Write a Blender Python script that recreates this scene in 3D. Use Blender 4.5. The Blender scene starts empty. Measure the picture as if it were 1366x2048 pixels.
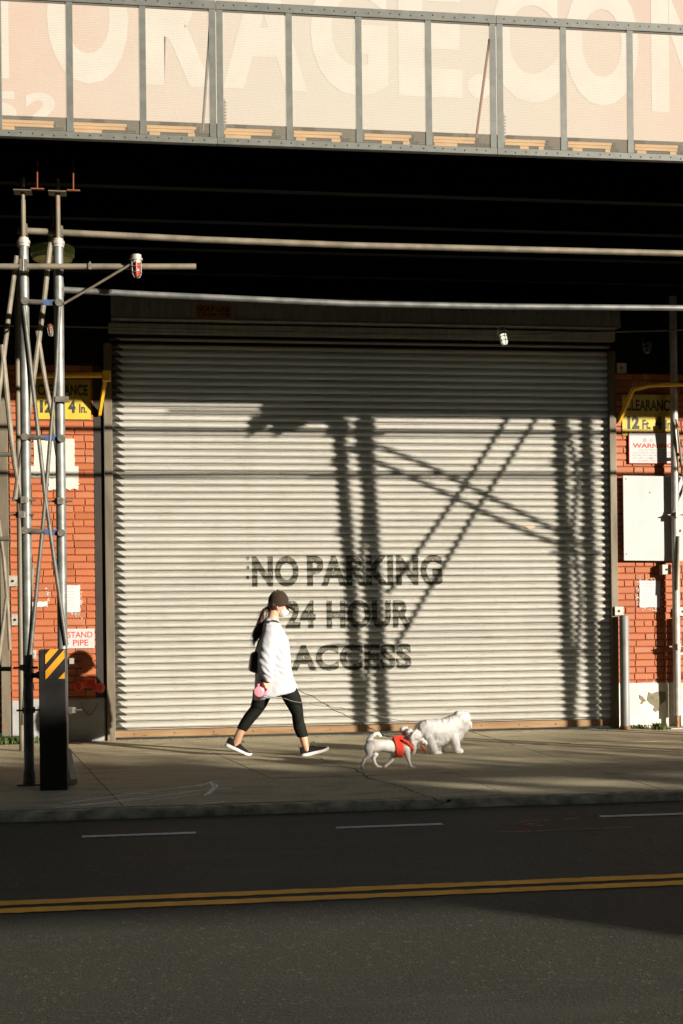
import bpy, bmesh, math, random
from mathutils import Vector, Matrix, noise
rnd = random.Random(7)
SC = bpy.context.scene
COL = SC.collection
# ---------------------------------------------------------------- camera, sky, sun, exposure
F, CX, CY, PSI, RHO, D0, HC = 2844.0, 683.0, 1215.0, math.radians(8.5), .011, 15.4, 1.38
CAM = Vector((-D0*math.sin(PSI), -D0*math.cos(PSI), HC))
fw = Vector((math.sin(PSI), math.cos(PSI), 0)); r0 = Vector((math.cos(PSI), -math.sin(PSI), 0)); zz = Vector((0, 0, 1))
cr = math.cos(RHO)*r0 - math.sin(RHO)*zz; cu = math.sin(RHO)*r0 + math.cos(RHO)*zz
cd = bpy.data.cameras.new('camera'); cam = bpy.data.objects.new('camera', cd); COL.objects.link(cam)
M = Matrix((cr, cu, -fw)).transposed().to_4x4(); M.translation = CAM; cam.matrix_world = M
cd.sensor_fit = 'VERTICAL'; cd.sensor_height = 36; cd.lens = F/2048*36; cd.shift_y = (CY-1024)/2048; cd.clip_end = 600
SC.camera = cam
SA, SK = .97, .30                               # the sun's light travels (-SA, +1, -SK)
sd = Vector((-SA, 1, -SK)).normalized()
wd = bpy.data.worlds.new('World'); SC.world = wd; wd.use_nodes = True
nt = wd.node_tree; bg = nt.nodes['Background']; sky = nt.nodes.new('ShaderNodeTexSky'); sky.sky_type = 'NISHITA'
sky.sun_disc = False; sky.sun_elevation = math.asin(-sd.z); sky.sun_rotation = math.atan2(-sd.x, -sd.y)
nt.links.new(sky.outputs[0], bg.inputs[0]); bg.inputs[1].default_value = .05
sl = bpy.data.lights.new('sun', 'SUN'); sl.energy = 5.0; sl.angle = math.radians(.5); sl.color = (1, .915, .79)
so = bpy.data.objects.new('sun', sl); COL.objects.link(so); so.rotation_euler = sd.to_track_quat('-Z', 'Y').to_euler(); so.location = (10, -12, 8)
SC.view_settings.view_transform = 'Standard'; SC.view_settings.look = 'None'; SC.view_settings.exposure = 1.08; SC.view_settings.gamma = 1
SC.render.engine = 'CYCLES'

# ---------------------------------------------------------------- measuring: photo point on a plane p metres in front of the wall -> metres
def W(px, py, p):
    d = F*fw + (px-CX)*cr + (CY-py)*cu
    return CAM + d*((-p-CAM.y)/d.y)
def G(px, py, z=0):
    d = F*fw + (px-CX)*cr + (CY-py)*cu
    return CAM + d*((z-CAM.z)/d.z)

# ---------------------------------------------------------------- materials
class NT:
    def __init__(s, name):
        s.m = bpy.data.materials.new(name); s.m.use_nodes = True; s.t = s.m.node_tree; s.b = s.t.nodes['Principled BSDF']
        s.tc = s.t.nodes.new('ShaderNodeTexCoord').outputs['Object']
    def n(s, typ, **k):
        o = s.t.nodes.new(typ)
        for a, v in k.items():
            if a.startswith('i_'):
                o.inputs[a[2:].replace('_', ' ')].default_value = v
            else: setattr(o, a, v)
        return o
    def l(s, a, b): s.t.links.new(a, b)
    def noise(s, scale, detail=4, stretch=None, rough=.55):
        o = s.n('ShaderNodeTexNoise'); o.inputs['Scale'].default_value = scale; o.inputs['Detail'].default_value = detail; o.inputs['Roughness'].default_value = rough
        if stretch:
            mp = s.n('ShaderNodeMapping'); mp.inputs['Scale'].default_value = stretch; s.l(s.tc, mp.inputs[0]); s.l(mp.outputs[0], o.inputs[0])
        else: s.l(s.tc, o.inputs[0])
        return o.outputs[0]
    def ramp(s, fac, stops):
        r = s.n('ShaderNodeValToRGB'); e = r.color_ramp.elements
        while len(e) < len(stops): e.new(.5)
        for q, (p, c) in zip(e, stops):
            q.position = p; q.color = (c, c, c, 1) if isinstance(c, (int, float)) else (*c, 1)
        s.l(fac, r.inputs[0]); return r.outputs[0]
    def mix(s, fac, a, b, typ='MIX'):
        o = s.n('ShaderNodeMixRGB', blend_type=typ)
        for i, v in enumerate((fac, a, b)):
            if isinstance(v, (int, float)): o.inputs[i].default_value = v if i == 0 else (v, v, v, 1)
            elif isinstance(v, tuple): o.inputs[i].default_value = (*v, 1)
            else: s.l(v, o.inputs[i])
        return o.outputs[0]
    def math(s, op, a, b=0, c=None):
        o = s.n('ShaderNodeMath', operation=op)
        for i, v in enumerate((a, b) if c is None else (a, b, c)):
            if isinstance(v, (int, float)): o.inputs[i].default_value = v
            else: s.l(v, o.inputs[i])
        return o.outputs[0]
    def bump(s, h, strength=.3, dist=.01):
        o = s.n('ShaderNodeBump'); o.inputs['Strength'].default_value = strength; o.inputs['Distance'].default_value = dist
        s.l(h, o.inputs['Height']); s.l(o.outputs[0], s.b.inputs['Normal'])
    def color(s, c):
        if isinstance(c, tuple): s.b.inputs['Base Color'].default_value = (*c, 1)
        else: s.l(c, s.b.inputs['Base Color'])
    def set(s, rough=.6, metal=0, spec=.5):
        s.b.inputs['Roughness'].default_value = rough; s.b.inputs['Metallic'].default_value = metal
        s.b.inputs['Specular IOR Level'].default_value = spec; return s.m

def worn(name, c, c2, scale=6, rough=.6, metal=0, bump=.15, bd=.004, rust=None, lo=.35, hi=.65, stretch=None, spec=.4):
    t = NT(name); f = t.noise(scale, 6, stretch)
    col = t.mix(t.ramp(f, [(lo, 0.), (hi, 1.)]), c, c2)
    if rust:
        f2 = t.noise(scale*1.7+3, 8, stretch, .65); col = t.mix(t.ramp(f2, [(rust[1], 0.), (rust[1]+.05, 1.)]), col, rust[0])
    t.color(col)
    if bump: t.bump(t.noise(scale*14, 4), bump, bd)
    return t.set(rough, metal, spec)
RUST = (.22, .075, .022)
m_galv = worn('galvanised_pipe', (.21, .215, .205), (.12, .125, .115), 9, .5, .45, .1, rust=(RUST, .70))
m_tan = worn('dusty_pipe', (.20, .17, .125), (.12, .105, .075), 8, .6, .1, .2, rust=(RUST, .68))
m_brace = worn('brace_steel', (.12, .118, .10), (.07, .066, .055), 12, .55, .3, .1, rust=(RUST, .66))
m_clamp = worn('clamp_steel', (.16, .15, .13), (.09, .085, .07), 25, .55, .5, .2, rust=(RUST, .6))
m_blue = worn('blue_paint', (.03, .09, .26), (.04, .05, .08), 30, .5)
m_brown = worn('guide_steel', (.17, .145, .10), (.10, .08, .055), 5, .6, .2, .2, stretch=(1, 1, .3), rust=(RUST, .62))
m_darksteel = worn('dark_steel', (.018, .015, .012), (.03, .02, .014), 5, .7)
m_grey = worn('grey_paint', (.13, .135, .12), (.10, .105, .095), 14, .5, .1, .2, rust=((.5, .5, .46), .72))
m_black = worn('black_paint', (.006, .006, .0055), (.011, .010, .009), 9, .45, 0, .2)
m_shade_black = worn('shade_black', (.012, .012, .010), (.008, .008, .007), 3, .9, spec=.1)  # near-black, with the deep shade under the deck put into the colour
m_yellow = worn('yellow_paint', (.72, .42, .02), (.60, .33, .02), 7, .45, rust=((.2, .1, .03), .70))
m_white = worn('white_board', (.42, .42, .41), (.37, .37, .365), 3, .55, rust=((.3, .27, .2), .78))
m_paper = worn('paper', (.47, .47, .48), (.42, .42, .43), 9, .8)
m_oldpaper = worn('weathered_paper', (.52, .51, .45), (.42, .41, .35), 12, .85)
m_redtxt = worn('red_letter', (.50, .04, .025), (.45, .04, .025), 20, .6)
m_blacktxt = worn('black_letter', (.02, .02, .018), (.04, .04, .03), 20, .6)
m_greytxt = worn('grey_letter', (.25, .26, .28), (.35, .35, .36), 20, .7)
m_wood = worn('pallet_wood', (.50, .30, .12), (.36, .20, .08), 7, .75, stretch=(.4, 3, 3), bump=.3)
m_darkwood = worn('dark_wood', (.05, .04, .028), (.03, .025, .018), 6, .85)
m_bollard = worn('bollard_paint', (.20, .20, .195), (.155, .155, .15), 7, .5, .1, .15, rust=(RUST, .74), stretch=(1, 1, .5))
m_red = worn('standpipe_red', (.60, .05, .02), (.45, .035, .015), 14, .45, 0, .3)
m_plaster = worn('plinth_plaster', (.60, .57, .48), (.48, .45, .37), 5, .85, 0, .3)
m_stone = worn('exposed_stone', (.25, .22, .14), (.16, .14, .09), 22, .9, 0, .8, .01)
m_greyplinth = worn('grey_plinth_paint', (.30, .30, .285), (.24, .24, .23), 5, .8, 0, .2)
m_galvbox = worn('housing_sheet', (.34, .35, .31), (.24, .25, .22), 4, .5, .4, .1, stretch=(6, 1, .6))
m_sticker = worn('orange_sticker', (.45, .17, .03), (.36, .13, .03), 12, .6)
m_green = worn('green_glass', (.35, .42, .14), (.28, .35, .12), 10, .35)
m_casting = worn('cast_grey', (.42, .38, .33), (.30, .27, .23), 20, .5, .3)
m_orangeR = worn('orange_primer', (.22, .06, .02), (.15, .04, .012), 10, .6)

def brick_mat(name):
    t = NT(name); g = t.n('ShaderNodeNewGeometry').outputs['Random Per Island']
    c = t.ramp(g, [(0, (.27, .078, .027)), (.3, (.36, .108, .036)), (.6, (.31, .10, .042)), (.85, (.38, .118, .042)), (1, (.34, .14, .07))])
    c = t.mix(t.ramp(t.noise(3.5, 5), [(.35, 0.), (.7, .5)]), c, (.33, .085, .036))
    sp = t.n('ShaderNodeSeparateXYZ'); t.l(t.tc, sp.inputs[0])
    low = t.math('SUBTRACT', .70, t.math('MULTIPLY', t.math('MINIMUM', sp.outputs['Z'], 1.6), -.045))
    chip = t.math('GREATER_THAN', t.noise(17, 7, None, .7), low)
    c = t.mix(chip, c, (.50, .42, .30)); t.color(c)
    t.bump(t.noise(70, 6), .55, .006); return t.set(.62, 0, .35)
m_brick = brick_mat('painted_brick')
m_mortar = worn('painted_mortar', (.24, .068, .026), (.17, .048, .02), 10, .9)

# ---------------------------------------------------------------- mesh helpers
def box(bm, a, b):
    a = Vector(a); b = Vector(b); v = []
    for i in range(8): v.append(bm.verts.new((b.x if i & 1 else a.x, b.y if i & 2 else a.y, b.z if i & 4 else a.z)))
    for q in ((0, 2, 3, 1), (4, 5, 7, 6), (0, 1, 5, 4), (2, 6, 7, 3), (0, 4, 6, 2), (1, 3, 7, 5)): bm.faces.new([v[i] for i in q])
    return v
def frame_of(d):
    d = d.normalized(); a = Vector((0, 0, 1)) if abs(d.z) < .9 else Vector((1, 0, 0))
    x = d.cross(a).normalized(); return x, d.cross(x).normalized()
def tube(bm, pts, r, n=10, cap=True):
    pts = [Vector(p) for p in pts]; rs = r if isinstance(r, (list, tuple)) else [r]*len(pts); rings = []
    x = None
    for i, p in enumerate(pts):
        d = (pts[min(i+1, len(pts)-1)]-pts[max(i-1, 0)]).normalized()
        if x is None: x, y = frame_of(d)
        else:
            x = (x - d*x.dot(d)).normalized(); y = d.cross(x)
        rings.append([bm.verts.new(p+rs[i]*(math.cos(t)*x+math.sin(t)*y)) for t in [2*math.pi*k/n for k in range(n)]])
    for a, b in zip(rings, rings[1:]):
        for k in range(n): bm.faces.new((a[k], a[(k+1) % n], b[(k+1) % n], b[k]))
    if cap: bm.faces.new(rings[0][::-1]); bm.faces.new(rings[-1])
def bar(bm, p0, p1, w, h, up=Vector((0, 0, 1))):
    p0 = Vector(p0); p1 = Vector(p1); d = (p1-p0).normalized(); x = d.cross(up)
    if x.length < 1e-3: x = d.cross(Vector((0, 1, 0)))
    x.normalize(); y = x.cross(d)
    A = [bm.verts.new(p+sx*x*w/2+sy*y*h/2) for p in (p0, p1) for sx, sy in ((-1, -1), (1, -1), (1, 1), (-1, 1))]
    for q in ((3, 2, 1, 0), (4, 5, 6, 7), (0, 1, 5, 4), (1, 2, 6, 5), (2, 3, 7, 6), (3, 0, 4, 7)): bm.faces.new([A[i] for i in q])
def lathe(bm, o, axis, prof, n=20):
    o = Vector(o); d = Vector(axis).normalized(); x, y = frame_of(d); rings = []
    for t, r in prof: rings.append([bm.verts.new(o+d*t+r*(math.cos(a)*x+math.sin(a)*y)) for a in [2*math.pi*k/n for k in range(n)]])
    for a, b in zip(rings, rings[1:]):
        for k in range(n): bm.faces.new((a[k], a[(k+1) % n], b[(k+1) % n], b[k]))
    bm.faces.new(rings[0][::-1]); bm.faces.new(rings[-1])
def prism(bm, pts, d):
    """pts: 3-D outline; d: thickness vector"""
    d = Vector(d); a = [bm.verts.new(p) for p in pts]; b = [bm.verts.new(Vector(p)+d) for p in pts]; n = len(a)
    bm.faces.new(a); bm.faces.new(b[::-1])
    for i in range(n): bm.faces.new((a[i], b[i], b[(i+1) % n], a[(i+1) % n]))
def obj(name, bm, mat, parent=None, smooth=False, bevel=0, **props):
    if isinstance(bm, bpy.types.Mesh): me = bm
    else:
        bmesh.ops.recalc_face_normals(bm, faces=bm.faces)
        if bevel: bmesh.ops.bevel(bm, geom=bm.edges[:], offset=bevel, segments=2, affect='EDGES', profile=.6)
        me = bpy.data.meshes.new(name); bm.to_mesh(me); bm.free()
    me.materials.clear(); me.materials.append(mat)
    if smooth:
        for p in me.polygons: p.use_smooth = True
    o = bpy.data.objects.new(name, me); COL.objects.link(o)
    if parent: 
        o.parent = parent
        if not props.pop('local', False): o.matrix_parent_inverse = Matrix.Translation(root_of(parent).location).inverted()
    else: props.pop('local', None)
    for k, v in props.items(): o[k] = v
    if smooth == 'auto':
        md = o.modifiers.new('edges', 'EDGE_SPLIT'); md.split_angle = math.radians(35)
    return o
def root_of(o):
    while o.parent: o = o.parent
    return o
def thing(name, label, cat, loc=(0, 0, 0), group=None):
    o = bpy.data.objects.new(name, None); COL.objects.link(o); o.location = loc; o.empty_display_size = .1; o['label'] = label; o['category'] = cat
    if group: o['group'] = group
    return o
def part(name, bm, mat, parent, smooth=False, bevel=0, label=None):
    """world-space mesh made local to its thing (a sub-part shares its part's origin)"""
    o = obj(name, bm, mat, None, smooth, bevel); r = root_of(parent)
    o.data.transform(Matrix.Translation(-r.location)); o.parent = parent
    if label: o['label'] = label
    return o
def single(name, bm, mat, label, cat, group=None, smooth=False, bevel=0, kind=None):
    o = obj(name, bm, mat, None, smooth, bevel)
    xs = [v.co.copy() for v in o.data.vertices]; c = sum(xs, Vector())/len(xs); c.z = min(v.z for v in xs)
    o.data.transform(Matrix.Translation(-c)); o.location = c
    if kind: o['kind'] = kind
    else: o['label'] = label; o['category'] = cat
    if group: o['group'] = group
    return o
def BM(): return bmesh.new()
def text_mesh(txt, cx, z0, y, height, width=None, bold=.02, ext=.0008, spacing=1.0, align='CENTER'):
    """letters standing on z0, facing -Y, cap height in metres, squeezed to width"""
    cu_ = bpy.data.curves.new('t', 'FONT'); cu_.body = txt; cu_.align_x = align; cu_.size = 1; cu_.offset = bold; cu_.space_character = spacing; cu_.resolution_u = 5
    o = bpy.data.objects.new('t', cu_); COL.objects.link(o); bpy.context.view_layer.update()
    me = bpy.data.meshes.new_from_object(o.evaluated_get(bpy.context.evaluated_depsgraph_get())); bpy.data.objects.remove(o); bpy.data.curves.remove(cu_)
    bm = bmesh.new(); bm.from_mesh(me); bpy.data.meshes.remove(me)
    ys = [v.co.y for v in bm.verts]; xs = [v.co.x for v in bm.verts]; y0 = min(ys) if ',' not in txt else 0; sy = height/(max(ys)-y0)
    sx = (width/(max(xs)-min(xs))) if width else sy; mx = (max(xs)+min(xs))/2 if align == 'CENTER' else min(xs)
    for v in bm.verts: v.co = Vector((cx+(v.co.x-mx)*sx, y, z0+(v.co.y-y0)*sy))
    for f_ in bm.faces: f_.smooth = False
    if ext:
        r = bmesh.ops.extrude_face_region(bm, geom=bm.faces[:]); bmesh.ops.translate(bm, vec=(0, -ext, 0), verts=[g for g in r['geom'] if isinstance(g, bmesh.types.BMVert)])
    return bm

# ================================================================= SETTING
def asphalt():
    t = NT('asphalt'); n1 = t.noise(1.1, 6); n2 = t.noise(75, 3, None, .8); n3 = t.noise(.35, 4, (1, 3, 1))
    c = t.mix(t.ramp(n1, [(.3, 0.), (.7, 1.)]), (.017, .019, .0105), (.027, .028, .0165))
    c = t.mix(t.ramp(n2, [(.55, 0.), (.63, .35), (.72, 1.)]), c, (.12, .115, .08))
    c = t.mix(t.ramp(t.noise(42, 2, None, .8), [(.62, 0.), (.68, .9)]), c, (.14, .13, .09))
    c = t.mix(t.ramp(n3, [(.45, 0.), (.7, .6)]), c, (.018, .018, .014))
    c = t.mix(t.ramp(t.noise(1.7, 7, (.3, 1.4, 1)), [(.56, 0.), (.62, .45)]), c, (.045, .043, .032)); t.color(c)
    t.bump(t.noise(70, 5, None, .7), .9, .012); return t.set(.75, 0, .4)
def concrete():
    t = NT('concrete_paving'); n1 = t.noise(.9, 7, None, .6); n2 = t.noise(60, 5, None, .7); n3 = t.noise(2.2, 6, (1, 2.5, 1))
    c = t.mix(t.ramp(n1, [(.3, 0.), (.7, 1.)]), (.43, .375, .24), (.58, .50, .33))
    c = t.mix(t.ramp(n2, [(.42, .5), (.56, 0.)]), c, (.15, .13, .09))
    c = t.mix(t.ramp(n3, [(.5, 0.), (.72, .55)]), c, (.15, .125, .085))
    c = t.mix(t.ramp(t.noise(24, 2), [(.70, 0.), (.74, .7)]), c, (.09, .075, .05)); t.color(c)
    t.bump(t.noise(45, 6, None, .7), .5, .006); return t.set(.85, 0, .3)
m_asph = asphalt(); m_conc = concrete()
bm = BM(); box(bm, (-150, -150, -.5), (150, 40, -.06)); obj('road', bm, m_asph, kind='structure')
# paving slabs between wall and kerb, joints skewed as laid
bm = BM()
def jx(s, y): return s[0]+(s[1]-s[0])*(-y/5.15)
joints = [(-14, -13.8), (-12, -11.8), (-10, -9.9), (-8, -7.9), (-6, -5.8), (-4.2, -4.05), (-2.98, -2.33), (-1.73, -.93), (.2, .45), (1.42, 1.64), (3.2, 3.3), (4.9, 5), (6.8, 6.9), (8.8, 8.9), (11, 11), (14, 14), (18, 18), (24, 24)]
rows = [-.02, -1.55, -3.72, -5.15]
for a, b in zip(joints, joints[1:]):
    for y1, y0 in zip(rows, rows[1:]):
        dz = rnd.uniform(-.002, .002)
        if -2.5 < a[0] < 3 and y1 == rows[1]: pass
        g = .0045
        P4 = [(jx(a, y0)+g, y0+g), (jx(b, y0)-g, y0+g), (jx(b, y1)-g, y1-g), (jx(a, y1)+g, y1-g)]
        prism(bm, [Vector((x, y, dz-.06)) for x, y in P4], (0, 0, .06))
box(bm, (-14, -5.13, -.3), (24, -.02, -.016))
box(bm, (-14, -.02, -.3), (24, 3, -.006))
obj('sidewalk', bm, m_conc, bevel=0, kind='structure')
# worn kerb with chipped edge
m_kerb = worn('kerb_stone', (.40, .35, .23), (.13, .12, .08), 8, .85, 0, .7, .012)
bm = BM(); N = 620; top = []
for i in range(N+1):
    x = -14+38*i/N
    wob = noise.noise(Vector((x*1.3, 0, 3)))*.022+noise.noise(Vector((x*9, 2, 0)))*.014
    yb = -5.155; row = [(x, yb, -.3), (x, yb, -.002), (x, -5.24+wob*1.6, -.004-abs(wob)*.5), (x, -5.275+wob*1.8, -.02-abs(wob)*.7), (x, -5.30+wob*1.5, -.04), (x, -5.31+wob*.8, -.07), (x, -5.31, -.3)]
    r = [bm.verts.new(q) for q in row]
    if top:
        for k in range(6): bm.faces.new((top[k], top[k+1], r[k+1], r[k]))
    top = r
obj('kerb', bm, m_kerb, kind='structure', smooth=True)
# road paint
def paint(name, col, hole=.62):
    t = NT(name); t.color(t.mix(t.ramp(t.noise(8, 5), [(.3, 0.), (.7, 1.)]), col, tuple(c*.72 for c in col)))
    a = t.ramp(t.noise(38, 6, None, .75), [(hole, 1.), (hole+.05, .0)]); t.l(a, t.b.inputs['Alpha']); return t.set(.7)
m_ypaint = paint('yellow_road_paint', (.92, .44, .012), .66); m_wpaint = paint('white_road_paint', (.62, .62, .58), .60); m_chalk = paint('chalk', (.95, 1.0, .92), .66); m_spray = paint('orange_spray', (.50, .10, .02), .5)
def strip(bm, pts, w, z, seg=.08, jit=.006):
    P = [Vector((p[0], p[1], z)) for p in pts]; last = None
    for a, b in zip(P, P[1:]):
        d = (b-a); n = max(1, int(d.length/seg)); s = Vector((-d.y, d.x, 0)).normalized()
        for i in range(n+1):
            c = a+d*i/n; h = w/2*(1+rnd.uniform(-.12, .12)) ; o = rnd.uniform(-jit, jit)
            r = (bm.verts.new(c+s*(h+o)), bm.verts.new(c-s*(h-o)))
            if last: bm.faces.new((last[0], last[1], r[1], r[0]))
            last = r
for yy in (-8.062, -8.245):
    bm = BM(); strip(bm, [(-40, yy), (40, yy)], .105, -.056, .05, .004); obj('road_marking', bm, m_ypaint, kind='structure')
for x0, x1, yy in ((-2.587, -1.867, -6.055), (-.955, -.245, -6.045), (.869, 1.6, -5.95), (-4.25, -3.5, -6.07), (2.7, 3.4, -5.95), (4.5, 5.2, -5.95)):
    bm = BM(); strip(bm, [(x0, yy), (x1, yy+.005)], .075, -.056, .04, .003); obj('road_marking', bm, m_wpaint, kind='structure')
bm = BM()
for pts in ([(1035, 1647), (1060, 1642), (1100, 1641), (1045, 1651), (1085, 1652)], [(1120, 1640), (1160, 1637)], [(1000, 1665), (1080, 1663), (1270, 1655)]):
    strip(bm, [G(*p, z=-.06)[:2] for p in pts], .03, -.0555, .05, .004)
obj('spray_marking', bm, m_spray, kind='structure')
bm = BM()
for k, pts in enumerate(([(130, 1607), (215, 1595), (320, 1581), (420, 1568)], [(110, 1616), (230, 1603), (330, 1590), (430, 1577)], [(160, 1612), (300, 1598), (380, 1586)], [(395, 1574), (428, 1564), (440, 1563)], [(420, 1564), (428, 1575), (410, 1593)], [(424, 1568), (436, 1572), (418, 1590)],
            [(300, 1603), (400, 1590)], [(395, 1612), (450, 1605)], [(250, 1588), (300, 1589)], [(430, 1580), (465, 1578)])):
    strip(bm, [G(*p)[:2] for p in pts], .020 if k < 3 else .018, .0035+.0006*k, .03, .004)
obj('chalk_marking', bm, m_chalk, kind='structure')
m_crack = worn('crack_dirt', (.03, .026, .018), (.045, .04, .03), 10, .95)
def crack(pts, w=.012):
    bm = BM(); q = []
    P = [G(*p) for p in pts]
    for a, b in zip(P, P[1:]):
        for i in range(14):
            c = a.lerp(b, i/14); q.append((c.x+.03*noise.noise(c*7), c.y+.10*noise.noise(c*5+Vector((9, 0, 0)))))
    strip(bm, q, w, .0035, .05, .004); obj('sidewalk_crack', bm, m_crack, kind='structure')
crack([(715, 1540), (735, 1556), (790, 1570), (812, 1578), (860, 1596), (890, 1607)]); crack([(636, 1516), (650, 1522), (690, 1535), (715, 1540)], .009); crack([(500, 1487), (560, 1490), (630, 1497), (650, 1505)], .006)
crack([(890, 1606), (900, 1600), (880, 1611)], .03); crack([(1180, 1535), (1240, 1536), (1366, 1528)], .006); crack([(450, 1563), (560, 1564), (700, 1563)], .006)
# dirt and rubble strip at the door foot
bm = BM()
for i in range(900):
    x = rnd.uniform(-3.4, 4.4); y = -abs(rnd.gauss(0, .10))-.02; s = rnd.uniform(.003, .011)
    c = Vector((x, y, s*.3)); v = [bm.verts.new(c+Vector((rnd.uniform(-s, s), rnd.uniform(-s, s), rnd.uniform(-s*.3, s)))) for _ in range(4)]
    for q in ((0, 1, 2), (0, 2, 3), (0, 3, 1), (1, 3, 2)): bm.faces.new([v[j] for j in q])
for i in range(260):
    x = rnd.uniform(-3.4, 4.4); y = rnd.uniform(-5.6, -.2); z0 = 0 if y > -5.15 else -.06; s = rnd.uniform(.003, .009)
    if -5.5 < y < -5.15: y = -5.5
    c = Vector((x, y, z0+s*.3)); v = [bm.verts.new(c+Vector((rnd.uniform(-s, s), rnd.uniform(-s, s), rnd.uniform(-s*.3, s)))) for _ in range(4)]
    for q in ((0, 1, 2), (0, 2, 3), (0, 3, 1), (1, 3, 2)): bm.faces.new([v[j] for j in q])
obj('gravel', bm, m_stone, kind='stuff')

# ================================================================= WAREHOUSE
XL, XR = -2.43, 3.035             # shutter opening
wh = thing('warehouse', 'orange painted brick warehouse with a wide roller shutter and faded lettering above', 'building', (0, 0, 0))
def brickwork(x0, x1, z0, z1, y=0, seed=1):
    r = random.Random(seed); bm = BM(); h = .0672; pitch = .0745; z = z0; k = 0
    while z < z1:
        x = x0+(0 if k % 2 == 0 else 0); first = (.225 if k % 2 == 0 else .105); seq = []
        L = first
        while x < x1-.02:
            e = min(x+L+r.uniform(-.006, .006), x1)
            if x1-e < .05: e = x1
            j = lambda s=.0016: r.uniform(-s, s)
            yy = y+r.uniform(-.003, .003)
            vs = box(bm, (x+.004, yy, z+.004), (e-.003, yy+.03, z+h))
            for v in vs: v.co += Vector((j(.003), j(.0015), j(.0025)))
            x = e
            L = .225 if r.random() < (.62 if k % 2 == 0 else .45) else .108
        z += pitch; k += 1
    bmesh.ops.recalc_face_normals(bm, faces=bm.faces)
    bmesh.ops.bevel(bm, geom=bm.edges[:], offset=.005, segments=1, affect='EDGES')
    return bm
lp = part('brick_pier', brickwork(-3.505, -2.628, .40, 3.95, 0, 3), m_brick, wh)
rp = part('brick_pier', brickwork(3.095, 4.75, .46, 3.95, 0, 5), m_brick, wh)
bm = BM(); box(bm, (-3.505, .011, .3), (-2.628, .3, 4.0)); part('mortar_backing', bm, m_mortar, wh)
bm = BM(); box(bm, (3.095, .011, .3), (4.75, .3, 4.0)); part('mortar_backing', bm, m_mortar, wh)
bm = BM(); box(bm, (-14, .0, 3.96), (-2.45, .3, 5.15)); box(bm, (XR+.03, .0, 3.96), (24, .3, 5.15)); box(bm, (-2.45, .02, 4.2), (XR+.03, .3, 5.15)); part('upper_wall', bm, m_shade_black, wh)  # black stands in for wall lost in deep shade
bm = BM(); box(bm, (-14, .0, -.1), (-8.2, .3, 3.96)); box(bm, (12, 0, -.1), (24, .3, 3.96)); part('side_wall', bm, m_mortar, wh)
# plinths
bm = BM(); box(bm, (-3.505, -.012, -.01), (-2.535, .2, .455)); bmesh.ops.bevel(bm, geom=bm.edges[:], offset=.012, segments=2, affect='EDGES'); part('plinth', bm, m_greyplinth, wh, label='grey painted plinth under the standpipe')
def plinth_mat():
    t = NT('peeling_plinth'); sp = t.n('ShaderNodeSeparateXYZ'); t.l(t.tc, sp.inputs[0])
    c = t.mix(t.ramp(t.noise(5, 5), [(.35, 0.), (.7, 1.)]), (.62, .59, .50), (.50, .47, .38))
    c = t.mix(t.ramp(t.noise(26, 5), [(.62, 0.), (.7, .4)]), c, (.25, .22, .15))
    t.color(c); t.bump(t.noise(30, 5), .4, .006); return t.set(.85)
bm = BM(); box(bm, (3.095, -.012, -.01), (4.75, .2, .50)); bmesh.ops.bevel(bm, geom=bm.edges[:], offset=.01, segments=2, affect='EDGES'); pl = part('plinth', bm, plinth_mat(), wh, label='cream plinth with peeled patches of bare stone')
bm = BM()
def patch(bm, pts, p, d=.004):
    prism(bm, [W(x, y, p) for x, y in pts], (0, -d, 0))
patch(bm, [(1297, 1384), (1303, 1387), (1318, 1382), (1331, 1384), (1332, 1400), (1322, 1408), (1317, 1414), (1317, 1421), (1311, 1424), (1306, 1419), (1310, 1413), (1302, 1408), (1294, 1400)], .013)
patch(bm, [(1278, 1389), (1285, 1393), (1290, 1399), (1293, 1402), (1287, 1404), (1285, 1408), (1280, 1407), (1284, 1402), (1279, 1397)], .013)
part('bare_patch', bm, m_stone, pl)
bm = BM()
patch(bm, [(178, 1488), (172, 1487), (178, 1462), (184, 1452), (189, 1458), (190, 1487)], .0125, .002)
# mural wall over the deck
def mural_mat():  # wall colour is paler around the middle
    t = NT('mural_paint'); sp = t.n('ShaderNodeSeparateXYZ'); t.l(t.tc, sp.inputs[0])
    a = t.math('ABSOLUTE', t.math('SUBTRACT', sp.outputs['X'], .55)); a = t.math('ADD', a, t.math('MULTIPLY', t.math('SUBTRACT', t.noise(.8, 5), .5), 1.6))
    c = t.mix(t.ramp(t.math('DIVIDE', a, 5.0), [(.18, (.74, .62, .47)), (.52, (.74, .49, .35)), (.72, (.72, .38, .25))]), (1, 1, 1), (1, 1, 1), 'MULTIPLY')
    c = t.ramp(t.math('DIVIDE', a, 5.0), [(.18, (.34, .318, .28)), (.50, (.35, .295, .255)), (.75, (.36, .262, .215))])
    c = t.mix(t.ramp(t.noise(3, 6), [(.4, 0.), (.75, .35)]), c, (.36, .335, .295)); t.color(c); t.bump(t.noise(20, 3), .1); return t.set(.85)
m_mural = mural_mat()
bm = BM(); box(bm, (-14, .0, 5.16), (24, .3, 17)); part('mural_wall', bm, m_mural, wh)  # unseen upper height extended to block sky light
m_letter = worn('faded_white_paint', (.40, .385, .35), (.375, .35, .315), 2.5, .85)
bmL = BM()
def add_bm(dst, src):
    me = bpy.data.meshes.new('x'); src.to_mesh(me); dst.from_mesh(me); bpy.data.meshes.remove(me); src.free()
zb = W(683, 186, 0).z; lh = 1.36
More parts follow.
